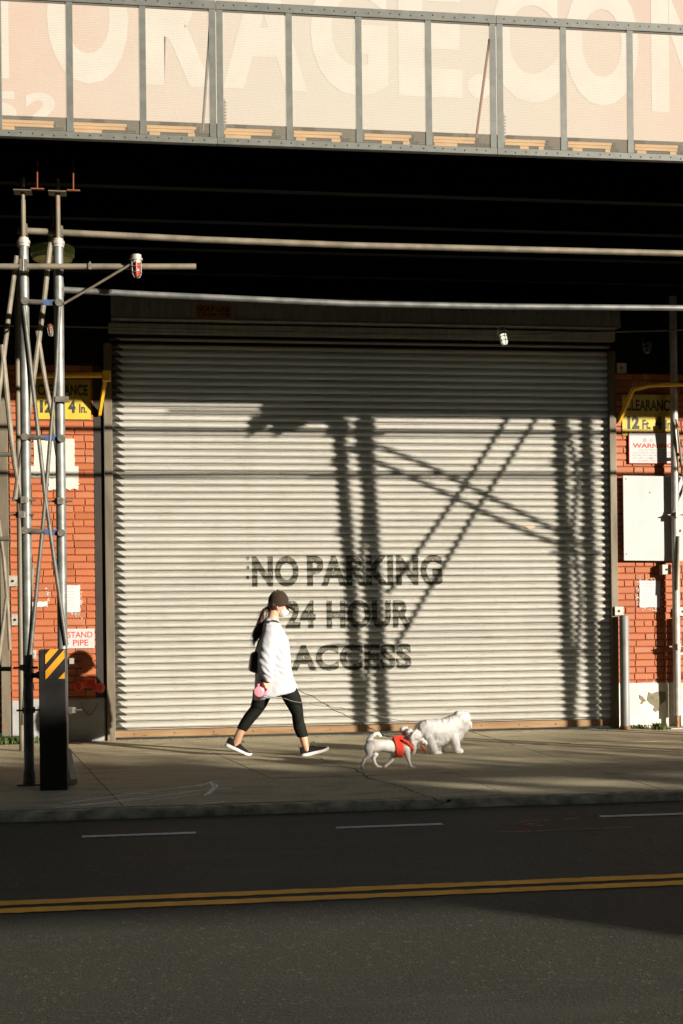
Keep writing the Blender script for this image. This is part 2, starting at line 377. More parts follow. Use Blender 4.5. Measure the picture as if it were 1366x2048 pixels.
for ch, xa, xb in (('S', -250, -90), ('T', -78, 72), ('O', 95, 258), ('R', 291, 425), ('A', 446, 614), ('G', 622, 777), ('E', 797, 925), ('.', 935, 983), ('C', 983, 1118), ('O', 1130, 1278),):
    wa, wb = W(xa, 190, 0).x, W(xb, 190, 0).x
    t_ = text_mesh(ch, (wa+wb)/2, zb-(.02 if ch in 'OCSG' else 0), -.002, lh+(.04 if ch in 'OCSG' else 0) if ch != '.' else .27, wb-wa, .045, 0)
    add_bm(bmL, t_)
for ch, xa, xb in (('5', -40, 34), ('2', 50, 117)):
    wa, wb = W(xa, 240, 0).x, W(xb, 240, 0).x; add_bm(bmL, text_mesh(ch, (wa+wb)/2, W(0, 247, 0).z, -.002, .34, wb-wa, .05, 0))
mx_, mw_ = W(1303, 190, 0).x, W(1480, 190, 0).x-W(1303, 190, 0).x
for P_ in ([(0, 0), (.2, 0), (.2, 1), (0, 1)], [(.8, 0), (1, 0), (1, 1), (.8, 1)], [(.202, .98), (.202, .68), (.42, .2), (.5, .2), (.5, .46)], [(.798, .98), (.798, .68), (.58, .2), (.502, .2), (.502, .46)]):
    prism(bmL, [Vector((mx_+u_*mw_, -.001, zb-.06+v_*lh)) for u_, v_ in P_], (0, -.001, 0))
part('mural_lettering', bmL, m_letter, wh)
# roller shutter
PIT, Z0, Z1 = .0760, .105, 4.215
prof = [(0, -.004), (.0022, -.004), (.003, .006), (.006, .0105), (.009, .0105), (.012, .006), (.013, -.004), (.0155, -.004), (.0165, .006), (.0205, .0165), (.027, .0265), (.035, .0325), (.044, .0335), (.052, .0300), (.060, .0225), (.067, .0130), (.073, .004)]
def dent(x, z): return .0035*noise.noise(Vector((x*.8, 0, z*1.3)))+.0015*noise.noise(Vector((x*2.5, 4, z*9)))
def prof_y(z):
    f = (z-Z0) % PIT; P = prof+[(PIT, 0)]
    for (a, ya), (b, yb) in zip(P, P[1:]):
        if a <= f <= b: return ya+(yb-ya)*(f-a)/(b-a)
    return 0
def shutter_mat():
    t = NT('roller_shutter_steel'); sp = t.n('ShaderNodeSeparateXYZ'); t.l(t.tc, sp.inputs[0])
    c = t.mix(t.ramp(t.noise(1.6, 6, (.6, 1, 1.5)), [(.3, 0.), (.7, 1.)]), (.73, .71, .645), (.63, .61, .55))
    c = t.mix(t.ramp(t.noise(3, 5, (.35, 1, 13)), [(.45, 0.), (.75, .45)]), c, (.74, .71, .64))
    c = t.mix(t.ramp(t.noise(4, 6, (.5, 1, 22), .7), [(.62, 0.), (.66, .8)]), c, (.46, .21, .08))
    c = t.mix(t.ramp(t.noise(9, 5, (1.4, 1, 9), .65), [(.62, 0.), (.72, .65)]), c, (.28, .24, .16))
    c = t.mix(t.ramp(t.noise(2.2, 7, (2.5, 1, .25), .6), [(.5, 0.), (.75, .15)]), c, (.42, .37, .27))
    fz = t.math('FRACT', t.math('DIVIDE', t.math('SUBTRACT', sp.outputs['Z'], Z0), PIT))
    g1 = t.math('LESS_THAN', t.math('ABSOLUTE', t.math('SUBTRACT', fz, .19)), .042); g2 = t.math('LESS_THAN', t.math('ABSOLUTE', t.math('SUBTRACT', fz, .018)), .026); c = t.mix(t.math('MULTIPLY', t.math('MAXIMUM', g1, g2), .85), c, (.10, .08, .045))  # dark groove lines put the shade between slats into the colour
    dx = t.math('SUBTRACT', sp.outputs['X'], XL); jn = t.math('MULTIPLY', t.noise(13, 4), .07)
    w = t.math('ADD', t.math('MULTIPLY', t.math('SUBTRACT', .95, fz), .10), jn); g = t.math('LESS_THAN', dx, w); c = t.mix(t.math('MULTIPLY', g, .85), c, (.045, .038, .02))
    t.color(c); t.bump(t.noise(30, 4), .12, .004); return t.set(.5, 0, .4)
bm = BM(); pr = []; z = Z0
while z < Z1:
    for a, yb in prof: pr.append((z+a, .045-yb))
    z += PIT
cols = 2
xs = [XL-.05+(XR-XL+.08)*i/70 for i in range(71)]; prev = None
for x in xs:
    r = [bm.verts.new((x, y-dent(x, z), z)) for z, y in pr]
    if prev:
        for k in range(len(r)-1): bm.faces.new((prev[k], r[k], r[k+1], prev[k+1]))
    prev = r
bmesh.ops.solidify(bm, geom=bm.faces[:], thickness=.003)
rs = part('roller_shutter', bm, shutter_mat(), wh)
for f_ in rs.data.polygons: f_.use_smooth = True
bm = BM(); box(bm, (XL-.02, .005, .028), (XR+.02, .05, .102)); bmesh.ops.bevel(bm, geom=bm.edges[:], offset=.006, segments=2, affect='EDGES')
m_bot = worn('rusty_bottom_bar', (.19, .105, .045), (.28, .18, .09), 3, .7, .2, .4, stretch=(.5, 1, 5), rust=((.12, .05, .02), .60)); bb = part('bottom_bar', bm, m_bot, rs)
bm = BM()
for i in range(13): lathe(bm, (XL+.2+i*.42, .008, .066), (0, -1, 0), [(0, .009), (.006, .009), (.008, .005)], 10)
part('bolt', bm, m_clamp, rs)
def stencil_mat():
    t = NT('stencil_spray'); sp = t.n('ShaderNodeSeparateXYZ'); t.l(t.tc, sp.inputs[0])
    fz = t.math('FRACT', t.math('DIVIDE', t.math('SUBTRACT', sp.outputs['Z'], Z0), PIT))
    lo = t.math('LESS_THAN', t.math('ABSOLUTE', t.math('SUBTRACT', fz, .13)), .26)
    t.color(t.mix(lo, t.mix(t.noise(14, 4), (.085, .08, .05), (.13, .12, .08)), (.014, .018, .014)))
    a = t.ramp(t.noise(30, 6, (1, 1, .6), .7), [(.36, .30), (.56, .88)]); a2 = t.mix(lo, a, 1.0); t.l(t.mix(.08, a2, 0.0), t.b.inputs['Alpha']); return t.set(.7)
bmS = BM()
for tx, xa, xb, yb, yt in (('NO', 505, 598, 1174, 1112), ('PARKING', 615, 886, 1172, 1110), ('24', 572, 632, 1257, 1201), ('HOUR', 654, 824, 1257, 1200), ('ACCESS', 582, 824, 1341, 1288)):
    a, b = W(xa, yb, 0), W(xb, yb, 0); zt = W(xa, yt, 0).z; zl = (a.z+b.z)/2
    add_bm(bmS, text_mesh(tx, (a.x+b.x)/2, zl, 0, (W((xa+xb)/2, yt, 0).z-W((xa+xb)/2, yb, 0).z), b.x-a.x, .046, 0, 1.07))
for zx in (1120, 1138, 1158): add_bm(bmS, text_mesh('-', W(496, zx, 0).x, W(496, zx, 0).z, 0, .035, .03, .04, 0))
z = Z0+PIT*7
while z < 2.05:
    for a, _ in prof: bmesh.ops.bisect_plane(bmS, geom=bmS.verts[:]+bmS.edges[:]+bmS.faces[:], plane_co=(0, 0, z+a), plane_no=(0, 0, 1))
    z += PIT
for v in bmS.verts: v.co.y = .045-prof_y(v.co.z)-dent(v.co.x, v.co.z)-.0035
part('stencil_lettering', bmS, stencil_mat(), rs)
# yellow smear seen on the shutter
bm = BM()
c = W(1063, 1054, -.0); zc = c.z
for i in range(1): pass
pts = [(1048, 1052), (1055, 1047), (1066, 1046), (1074, 1050), (1070, 1055), (1060, 1058)]
prism(bm, [W(x, y, -.0)+Vector((0, .024, 0)) for x, y in pts], (0, .004, 0)); part('paint_spot', bm, worn('yellow_smear', (.42, .29, .14), (.4, .27, .14), 20), rs)
# guides, jambs
bm = BM(); box(bm, (XL-.085, -.035, 0), (XL, .10, 4.2)); part('guide_rail', bm, m_brown, wh, bevel=.004)
bm = BM(); box(bm, (XR-.005, -.045, 0), (XR+.070, .09, 4.2)); part('guide_rail', bm, m_brown, wh, bevel=.004)
bm = BM(); box(bm, (-2.628, .004, 0), (XL-.088, .10, 3.96)); part('jamb', bm, m_darksteel, wh)
# housing above
hz0, hz1 = 4.42, 4.665
bm = BM(); box(bm, (XL, -.28, hz0), (XR+.05, .018, hz1)); box(bm, (XL-.03, -.10, 4.3), (XR+.05, .016, 4.40)); hs = part('shutter_housing', bm, m_galvbox, wh, bevel=.006)
bm = BM(); box(bm, (XL, -.292, hz0-.012), (XR+.05, -.26, hz0+.006)); part('housing_lip', bm, m_galv, hs)
bm = BM()
for i in range(20): lathe(bm, (XL+.1+i*.28+rnd.uniform(-.02, .02), -.28, 4.54+rnd.uniform(-.03, .06)), (0, -1, 0), [(0, .010), (.004, .010), (.006, .004)], 8)
part('rivet', bm, m_clamp, hs)
bm = BM(); a, b = W(390, 607, .285), W(465, 638, .285); box(bm, (a.x, -.284, b.z+.006), (b.x, -.281, a.z-.006)); stk = part('sticker', bm, m_sticker, hs)
t_ = text_mesh('GOLF LINE', (a.x+b.x)/2, (a.z+b.z)/2-.005, -.2845, .06, (b.x-a.x)*.9, .05); add_bm(t_, text_mesh('718-344-7990', (a.x+b.x)/2, b.z+.02, -.2845, .045, (b.x-a.x)*.88, .04))
part('lettering', t_, m_blacktxt, hs)
# neighbouring bays beyond the piers
for x0, x1 in ((-8.1, -3.60), (4.86, 11.9)):
    bm = BM(); prev = None
    for x in (x0, x1):
        r = [bm.verts.new((x, y, z)) for z, y in pr]
        if prev:
            for k in range(len(r)-1): bm.faces.new((prev[k], r[k], r[k+1], prev[k+1]))
        prev = r
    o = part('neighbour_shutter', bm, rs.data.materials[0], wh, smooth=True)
    bm = BM(); box(bm, (x0-.1, -.045, 0), (x0, .1, 3.96)); part('guide_rail', bm, m_brown, wh, bevel=.004)
    bm = BM(); box(bm, (x1, -.045, 0), (x1+.09, .1, 3.96)); part('guide_rail', bm, m_brown, wh, bevel=.004)
bm = BM(); box(bm, (-8.1, -.02, 3.2), (-3.60, .04, 3.96)); part('dark_lintel', bm, m_shade_black, wh)

# ================================================================= SIGNS AND FITTINGS ON THE WALL
def plate(name, quad, p, th, mat, label, cat, group=None, holes=()):
    t = thing(name, label, cat, W(*quad[3], p) if len(quad) > 3 else W(*quad[0], p), group)
    bm = BM(); prism(bm, [W(x, y, p) for x, y in quad], (0, th, 0)); part('panel', bm, mat, t, bevel=.0015)
    return t
# clearance signs
m_signY = worn('sign_yellow', (.48, .36, .035), (.42, .31, .035), 8, .5)
for (xa, xb, yt, yb, lab) in ((70, 181, 760, 838, 'yellow CLEARANCE 12 Ft. 4 In. sign behind the scaffold tower'), (1245, 1353, 790, 871, 'yellow CLEARANCE 12 Ft. 4 In. sign above the red WARNING sign')):
    a = W(xa, yb, .012); b = W(xb, yt, .012); t = thing('clearance_sign', lab, 'sign', (a.x, a.y, a.z), 'yellow height clearance signs')
    bm = BM(); box(bm, (a.x, -.012, a.z), (b.x, -.008, b.z)); part('panel', bm, m_signY, t)
    w_ = b.x-a.x; h_ = b.z-a.z; cx = (a.x+b.x)/2
    L = text_mesh('CLEARANCE', cx, a.z+h_*.60, -.0121, h_*.28, w_*.90, .035)
    zt = a.z+h_*.16
    add_bm(L, text_mesh('12', a.x+w_*.20, zt, -.0121, h_*.32, w_*.22, .06)); add_bm(L, text_mesh('Ft.', a.x+w_*.44, zt, -.0121, h_*.23, w_*.15, .03))
    add_bm(L, text_mesh('4', a.x+w_*.66, zt, -.0121, h_*.32, w_*.13, .06)); add_bm(L, text_mesh('In.', a.x+w_*.86, zt, -.0121, h_*.23, w_*.14, .03))
    part('lettering', L, m_blacktxt, t)
# warning sign
a = W(1258, 927, .02); b = W(1352, 865, .02); t = thing('warning_sign', 'white WARNING sign with red border about video recording', 'sign', a)
bm = BM(); box(bm, (a.x, -.022, a.z), (b.x, -.017, b.z)); part('panel', bm, m_white, t)
bm = BM(); e = .007
for q in ((a.x, a.z, b.x, a.z+e), (a.x, b.z-e, b.x, b.z), (a.x, a.z+e, a.x+e, b.z-e), (b.x-e, a.z+e, b.x, b.z-e)): box(bm, (q[0], -.024, q[1]), (q[2], -.0215, q[3]))
part('border', bm, m_redtxt, t)
w_ = b.x-a.x; h_ = b.z-a.z; cx = (a.x+b.x)/2
part('heading', text_mesh('WARNING', cx, a.z+h_*.50, -.0222, h_*.145, w_*.84, .03), m_redtxt, t)
L = BM()
for i, s in enumerate(('ALL ACTIVITIES ARE', 'RECORDED ON VIDEO TAPE', 'TO AID IN THE PROSECUTION', 'OF ANY CRIME COMMITTED', 'AGAINST THIS FACILITY')):
    add_bm(L, text_mesh(s, cx, a.z+h_*(.405-.085*i), -.0222, h_*.055, w_*(.60, .78, .88, .82, .66)[i], .012))
for zx, s_ in ((1290, .05), (1303, .045)):
    q = W(zx, 880, .0222); lathe(L, (q.x, -.0221, q.z), (0, -1, 0), [(0, s_*.5), (.001, s_*.5)], 14)
q = W(1319, 876, .0222); box(L, (q.x-.018, -.0232, q.z-.03), (q.x+.018, -.0221, q.z+.03)); part('lettering', L, m_greytxt, t)
# stand pipe sign
a = W(131, 1297, .015); b = W(189, 1257, .015); t = thing('stand_pipe_sign', 'white STAND PIPE sign with red letters', 'sign', a)
bm = BM(); box(bm, (a.x, -.017, a.z), (b.x, -.012, b.z)); part('panel', bm, m_white, t)
w_ = b.x-a.x; h_ = b.z-a.z
L = text_mesh('STAND', a.x+w_*.50, a.z+h_*.54, -.0172, h_*.31, w_*.86, .012); add_bm(L, text_mesh('PIPE', a.x+w_*.52, a.z+h_*.13, -.0172, h_*.31, w_*.52, .012)); part('lettering', L, m_redtxt, t)
# white boards and papers
t = thing('notice_board', 'large blank white board standing off the right brick pier', 'board', W(1247, 1120, .07))
bm = BM(); prism(bm, [W(1246, 951, .075), W(1366, 953, .075), W(1366, 1122, .075), W(1248, 1121, .075)], (0, .02, 0)); part('panel', bm, m_white, t, bevel=.004)
bm = BM()
for x, y in ((1252, 958), (1253, 1108), (1357, 960), (1300, 985)): q = W(x, y, .076); lathe(bm, q, (0, -1, 0), [(0, .008), (.005, .006)], 8)
for x, y in ((1258, 965), (1355, 965), (1258, 1110), (1355, 1110)): q = W(x, y, .05); tube(bm, [q, (q.x, 0, q.z)], .015, 8)
part('screw', bm, m_clamp, t)
def paper(xa, ya, xb, yb, mat, label, lines=7, tear=.004, lm=None, g=None):
    a = W(xa, yb, .008); b = W(xb, ya, .008); t = thing('paper_notice', label, 'notice', a, g)
    bm = BM(); n = 9; pts = []
    for k in range(n): pts.append((a.x+(b.x-a.x)*k/n, a.z))
    for k in range(n): pts.append((b.x, a.z+(b.z-a.z)*k/n))
    for k in range(n): pts.append((b.x-(b.x-a.x)*k/n, b.z))
    for k in range(n): pts.append((a.x, b.z-(b.z-a.z)*k/n))
    prism(bm, [Vector((x+rnd.uniform(-tear, tear), -.006-rnd.uniform(0, .002), z+rnd.uniform(-tear, tear))) for x, z in pts], (0, .002, 0)); part('sheet', bm, mat, t)
    if lines:
        bm = BM(); h = (b.z-a.z)
        for k in range(lines):
            z = b.z-h*(.12+.8*k/lines); x1 = b.x-(b.x-a.x)*rnd.uniform(.12, .4); x = a.x+(b.x-a.x)*.12
            while x < x1: l_ = rnd.uniform(.01, .03); box(bm, (x, -.0095, z), (min(x+l_, x1), -.0085, z+.004)); x += l_+.006
        part('print', bm, m_greytxt, t)
    return t
paper(1279, 1161, 1320, 1215, m_paper, 'small white printed notice on the brick under the blank board')
paper(130, 1170, 160, 1225, m_paper, 'white printed notice on the brick above the STAND PIPE sign')
paper(68, 878, 149, 934, m_oldpaper, 'square weathered sheet pasted on the brick behind the tower', 0)
paper(59, 932, 157, 955, m_oldpaper, 'long weathered strip pasted below the square sheet', 0)
paper(98, 956, 157, 979, m_oldpaper, 'torn weathered scrap hanging under the long pasted strip', 0, .012)
paper(62, 1203, 95, 1214, m_paper, 'smeared white paper remnant on the brick between the scaffold poles', 0, .006)
# glue smears round the papers
bm = BM()
r_ = random.Random(5)
for cx_, cy_, sx_, sy_, n_ in ((1300, 1160, 28, 3, 30), (1274, 1190, 3, 25, 18), (1323, 1195, 3, 22, 20), (1300, 1219, 26, 3, 22), (162, 1200, 3, 26, 22), (150, 1228, 14, 4, 14), (95, 1190, 3, 16, 12), (1300, 1364, 22, 8, 22), (1285, 1372, 20, 4, 14), (160, 1234, 6, 5, 8)):
    for i in range(n_):
        q = W(cx_+r_.gauss(0, 1)*sx_*.6, cy_+r_.gauss(0, 1)*sy_*.6, .0); s = r_.uniform(.003, .011); k = r_.randint(4, 6); a0 = r_.uniform(0, 6)
        prism(bm, [Vector((q.x+s*r_.uniform(.6, 1.5)*math.cos(a0+6.283*j/k), -.0045, q.z+s*.7*r_.uniform(.5, 1.2)*math.sin(a0+6.283*j/k))) for j in range(k)], (0, .004, 0))
part('peeled_paint', bm, m_oldpaper, wh)
# yellow guard frames over the signs
def guard(pts, label, r):
    t = thing('lamp_guard_bracket', label, 'bracket', W(*pts[0][:2], pts[0][2]), 'yellow steel brackets above the clearance signs')
    bm = BM(); tube(bm, [W(x, y, p) for x, y, p in pts[:3]], r, 12); part('crossbar', bm, m_yellow, t, smooth='auto')
    bm = BM(); bar(bm, W(*pts[2]), W(*pts[3]), .03, .05); part('strut', bm, m_yellow, t)
    return t
t = guard([(70, 752, .32), (110, 750, .34), (212, 750, .34), (199, 828, .02)], 'yellow steel bracket over the sign behind the scaffold tower', .030)
bm = BM(); a = W(222, 763, .34); box(bm, (a.x-.09, -.38, a.z), (a.x, -.30, a.z+.11)); part('end_block', bm, m_yellow, t, bevel=.01)
bm = BM(); bar(bm, W(70, 752, .32), W(66, 770, .02), .03, .04); part('strut', bm, m_yellow, t)
t = guard([(1366, 768, .30), (1300, 770, .30), (1266, 778, .30), (1238, 842, .02)], 'yellow steel bracket over the sign on the right pier', .028)
bm = BM(); bar(bm, W(1460, 768, .30), W(1366, 768, .30), .05, .05); bar(bm, W(1460, 768, .3), W(1470, 842, .02), .04, .04); part('strut', bm, m_yellow, t)
# small wall plates
for xa, ya, xb, yb, lab, p in ((1234, 726, 1253, 746, 'small square plate high on the dark wall right of the shutter', .02), (1230, 1213, 1247, 1231, 'small square plate atop the grey bollard by the shutter', .07), (1357, 1214, 1375, 1232, 'small square plate at the right edge of the photo', .07),
                               (16, 1151, 35, 1173, 'small square plate on the left pier, upper of two', .03), (23, 1228, 37, 1251, 'small square plate on the left pier, lower of two', .03), (1325, 1129, 1342, 1149, 'grey junction box beneath the blank board', .11), (58, 1300, 72, 1318, 'small plate behind the crossing braces low on the left pier', .03)):
    a = W(xa, yb, p); b = W(xb, ya, p); t = thing('wall_plate', lab, 'wall plate', a, 'grey wall plates')
    bm = BM(); box(bm, (a.x, -p, a.z), (b.x, -.001, b.z)); part('panel', bm, m_casting, t, bevel=.003)
    bm = BM(); lathe(bm, ((a.x+b.x)/2, -p-.001, (a.z+b.z)/2), (0, -1, 0), [(0, .014), (.008, .012)], 10); part('bolt', bm, m_black, t)
# bollards
for px, pxb, lab in ((1250.5, 1251, 'grey steel pipe bollard beside the right shutter guide'), (1380, 1380, 'grey steel pipe bollard at the right edge of the photo')):
    b0 = W(px, 1457, .14); z1 = W(px, 1230, .14).z; t = thing('bollard', lab, 'bollard', (b0.x, b0.y, 0), 'grey pipe bollards')
    bm = BM(); lathe(bm, (b0.x, b0.y, 0), (0, 0, 1), [(0, .052), (z1-.012, .052), (z1-.003, .046), (z1, .03)], 28); part('post', bm, m_bollard, t, smooth='auto')
    bm = BM(); lathe(bm, (b0.x, b0.y, 0), (0, 0, 1), [(0, .068), (.012, .064), (.04, .055)], 20); part('collar', bm, worn('rusty_collar', RUST, (.12, .05, .02), 9), t, smooth='auto')
# standpipe
sp0 = W(178, 1385, .12); t = thing('standpipe', 'red two-outlet fire standpipe with a hanging chain', 'standpipe', (sp0.x, 0, sp0.z-.3))
c = W(176, 1366, .10); bm = BM()
lathe(bm, (c.x, .03, c.z), (0, -1, 0), [(0, .055), (.10, .055), (.13, .05)], 20); part('inlet', bm, m_red, t, smooth='auto')
bm = BM(); l_ = W(160, 1366, .2); r2 = W(197, 1366, .2); tube(bm, [(l_.x+.03, -.12, l_.z), (c.x, -.10, c.z), (r2.x-.03, -.12, r2.z)], .045, 16); part('manifold', bm, m_red, t, smooth='auto')
for q in (W(154, 1373, .23), W(202, 1376, .23)):
    d = Vector((q.x-c.x, -.20, 0)).normalized(); bm = BM(); s = q-d*.10; lathe(bm, s, d, [(0, .040), (.07, .040), (.072, .050), (.10, .050), (.102, .036), (.108, .034)], 18); ot = part('outlet', bm, m_red, t, smooth='auto')
    bm = BM(); tube(bm, [q+d*.008-Vector((0, 0, .03)), q+d*.02, q+d*.008+Vector((0, 0, .03))], .007, 8); part('cap_lug', bm, m_red, ot)
bm = BM()
for ang in range(0, 360, 60): pass
ps = [W(161+(196-161)*u, 1404+26*(1-(2*u-1)**2), .06) for u in [i/14 for i in range(15)]]
for a, b in zip(ps, ps[1:]): tube(bm, [a, b], .006, 6)
part('chain', bm, m_clamp, t)
q = W(173.5, 1325, .02); bm = BM(); lathe(bm, (q.x, .005, q.z), (0, -1, 0), [(0, .075), (.022, .075), (.026, .068)], 28)
t = thing('round_cover_plate', 'round orange painted cover plate on the brick above the standpipe', 'cover plate', (q.x, 0, q.z)); part('disc', bm, m_brick, t, smooth='auto')
L = BM()
for k in range(10):
    a0 = k*.628; lathe(L, (q.x+.05*math.cos(a0), -.0212, q.z+.05*math.sin(a0)), (0, -1, 0), [(0, .006), (.004, .004)], 6)
part('stud', L, m_mortar, t)

# ================================================================= LAMPS AND CONDUIT
def cage_lamp(c, d, s, label, glass, base=m_casting, wires=6):
    c = Vector(c); d = Vector(d).normalized(); t = thing('caged_lamp', label, 'lamp', c, 'caged industrial lamps')
    bm = BM(); lathe(bm, c, d, [(0, .6*s), (.1*s, .9*s), (.7*s, .9*s), (.75*s, 1.08*s), (1.0*s, 1.08*s), (1.05*s, .85*s), (1.5*s, .8*s)], 20); part('housing', bm, base, t, smooth='auto')
    bm = BM(); lathe(bm, c+d*1.5*s, d, [(0, .66*s), (1.6*s, .64*s), (2.1*s, .45*s), (2.3*s, .15*s)], 18); part('glass', bm, glass, t, smooth=True)
    bm = BM(); x, y = frame_of(d)
    for k in range(wires):
        a = 2*math.pi*k/wires; v = math.cos(a)*x+math.sin(a)*y
        tube(bm, [c+d*1.3*s+v*.88*s, c+d*3.2*s+v*.84*s, c+d*3.8*s+v*.55*s, c+d*3.95*s], .055*s+.001, 6)
    for h, r in ((2.1, .88), (3.0, .86)):
        pts = [c+d*h*s+r*s*(math.cos(a)*x+math.sin(a)*y) for a in [2*math.pi*k/20 for k in range(21)]]; tube(bm, pts, .05*s+.001, 6)
    part('cage', bm, m_galv, t)
    return t
m_redglass = worn('red_glass', (.60, .05, .025), (.50, .04, .02), 20, .25)
m_clear = worn('milky_glass', (.72, .74, .62), (.62, .64, .52), 20, .2); _e = m_clear.node_tree.nodes['Principled BSDF']; _e.inputs['Emission Color'].default_value = (1, .97, .72, 1); _e.inputs['Emission Strength'].default_value = .55
cage_lamp(W(272, 509, 3.9), (.03, 0, -1), .047, 'red caged lamp fixed on the short scaffold pipe', m_redglass)
cage_lamp(W(1003, 657, .55), (.12, -.35, -1), .052, 'white caged lamp hanging under the shutter housing', m_clear)
cage_lamp(W(99, 648, 1.6), (.1, -.1, -1), .030, 'small rusty caged lamp hanging behind the scaffold tower', m_orangeR, m_orangeR)
cage_lamp(W(1292, 672, .5), (0, -.2, -1), .05, 'unlit dark lamp high above the right clearance sign', m_shade_black, m_shade_black)
bm = BM(); c = W(105, 491, 2.6); t = thing('drum_lamp', 'pale green drum lamp hung behind the two scaffold poles', 'lamp', c)
lathe(bm, c, (0, 0, -1), [(0, .16), (.02, .19), (.09, .19), (.092, .175), (.125, .17), (.135, .1)], 28); part('shade', bm, m_green, t, smooth='auto')
bm = BM(); tube(bm, [c, c+Vector((0, 0, .55))], .012, 8); part('stem', bm, m_clamp, t)
bm = BM(); tube(bm, [W(-40, 651, .45), W(128, 653, .45), W(400, 660, .45), W(700, 667.5, .45), W(990, 671, .45), W(1180, 665, .45), W(1366, 660, .45), W(1500, 657, .45)], .0085, 8)
single('conduit', bm, m_tan, 'thin steel conduit strung across the top of the shutter', 'conduit', smooth='auto')
bm = BM(); tube(bm, [W(128, 607, 3.72), W(185, 574, 3.8), W(240, 541, 3.88), W(262, 528, 3.9)], .010, 8); single('support_rod', bm, m_tan, 'thin diagonal rod running from the scaffold pole up to the red lamp', 'rod')
for x, y, lab in ((75, 330, 'rusty inverted T hanger under the deck, left of the pair'), (147, 333, 'rusty inverted T hanger under the deck, right of the pair')):
    a = W(x, y, 4.0); b = W(x, y+48, 4.0); bm = BM(); bar(bm, a, b, .008, .008); bar(bm, b-Vector((.05, 0, 0)), b+Vector((.05, 0, 0)), .03, .008); bar(bm, a+Vector((0, 0, 0)), (a.x, a.y, 4.9), .008, .008)
    single('deck_hanger', bm, m_orangeR, lab, 'hanger', 'rusty hangers under the shed deck')

# ================================================================= SIDEWALK SHED (deck) AND PARAPET
t = thing('sidewalk_shed', 'dark steel deck of the sidewalk shed over the pavement', 'shed', (0, -4.4, 4.9)); SH_ = t
bm = BM(); x0, x1 = -9, 16
n = 400; prev = None
y = -4.38; ys = []
k = 0
while y < -.03:
    ys += [(y, 4.955), (y+.05, 4.955), (y+.065, 4.99), (y+.115, 4.99)]; y += .13
for x in (x0, x1):
    r = [bm.verts.new((x, yy, z)) for yy, z in ys]
    if prev:
        for i in range(len(r)-1): bm.faces.new((prev[i], r[i], r[i+1], prev[i+1]))
    prev = r
bmesh.ops.solidify(bm, geom=bm.faces[:], thickness=.01); part('deck_sheet', bm, m_shade_black, t)
bm = BM(); box(bm, (x0, -4.30, 5.005), (x1, -.04, 5.03)); part('deck_board', bm, m_darkwood, t)
for k in range(4):
    y = -3.4+k*1.0; bm = BM(); box(bm, (x0, y-.05, 4.86), (x1, y+.05, 4.87)); box(bm, (x0, y-.004, 4.87), (x1, y+.004, 4.935)); box(bm, (x0, y-.05, 4.935), (x1, y+.05, 4.95)); part('joist', bm, m_shade_black, t)
bm = BM(); box(bm, (-9, -4.05, 5.03), (16, -4.0, 5.19)); part('toe_board', bm, m_darkwood, t)
bm = BM(); box(bm, (3.45, -4.42, 4.775), (16, -4.38, 4.93)); part('shade_board', bm, m_grey, t)  # unseen board added to bring the deck shadow lower on the shutter
bm = BM(); bar(bm, (2.35, -4.3, 4.79), (3.5, -4.3, 4.79), .03, .03); part('angle_iron', bm, m_orangeR, t)
# parapet panels: bays .57 m
def net_mat():
    t = NT('debris_netting'); sp = t.n('ShaderNodeSeparateXYZ'); t.l(t.tc, sp.inputs[0])
    a = t.math('GREATER_THAN', t.math('SINE', t.math('MULTIPLY', sp.outputs['Z'], 6.283/.0125)), .45); b = t.math('GREATER_THAN', t.math('SINE', t.math('MULTIPLY', sp.outputs['X'], 6.283/.0125)), .80)
    al = t.math('ADD', .20, t.math('MULTIPLY', t.math('MAXIMUM', a, t.math('MULTIPLY', b, .5)), .14)); t.l(al, t.b.inputs['Alpha']); t.color((.37, .34, .28)); return t.set(.8)
m_net = net_mat()
PZ0, PZ1, PY = 4.905, 6.00, -4.40
zt0 = W(432, 6, 4.4).z; zt1 = W(432, 22, 4.4).z
def panel(x0, posts, x1, label):
    t = thing('parapet_panel', label, 'railing panel', (x0, PY, PZ0), 'grey framed netting panels along the deck edge')
    for nm, za, zb in (('bottom_rail', PZ0, PZ0+.05), ('top_rail', zt1, zt0+.005)):
        bm = BM(); box(bm, (x0, PY-.035, za), (x1, PY+.02, zb)); R_ = part(nm, bm, m_grey, t, bevel=.002)
        bm = BM(); x = x0+.06
        while x < x1-.03: lathe(bm, (x+rnd.uniform(-.01, .01), PY-.035, (za+zb)/2+rnd.uniform(-.008, .008)), (0, -1, 0), [(0, .006), (.003, .004)], 6); x += .085
        part('rivet', bm, m_shade_black, R_)
    w = .048
    for q in [x0+w/2+.002]+list(posts)+[x1-w/2-.002]:
        bm = BM(); box(bm, (q-w/2, PY-.032, PZ0+.052), (q+w/2, PY-.027, zt1-.002)); box(bm, (q+w/2-.005, PY-.0265, PZ0+.052), (q+w/2, PY+.02, zt1-.002)); part('post', bm, m_grey, t)
    bm = BM(); v = [bm.verts.new(p) for p in ((x0, PY-.0245, PZ0+.052), (x1, PY-.0245, PZ0+.052), (x1, PY-.0245, zt1-.002), (x0, PY-.0245, zt1-.002))]; bm.faces.new(v); part('netting', bm, m_net, t)
    return t
X = lambda px, p=4.4: W(px, 290, p).x
panel(X(-140), [X(-2), X(141), X(287)], X(433), 'netting panel at the left end of the deck edge')
panel(X(434), [X(579), X(718), X(857)], X(992), 'middle netting panel of the deck edge')
panel(X(993), [X(1126), X(1259), X(1392)], X(1525), 'netting panel at the right end of the deck edge')
wp = X(992)-X(434)
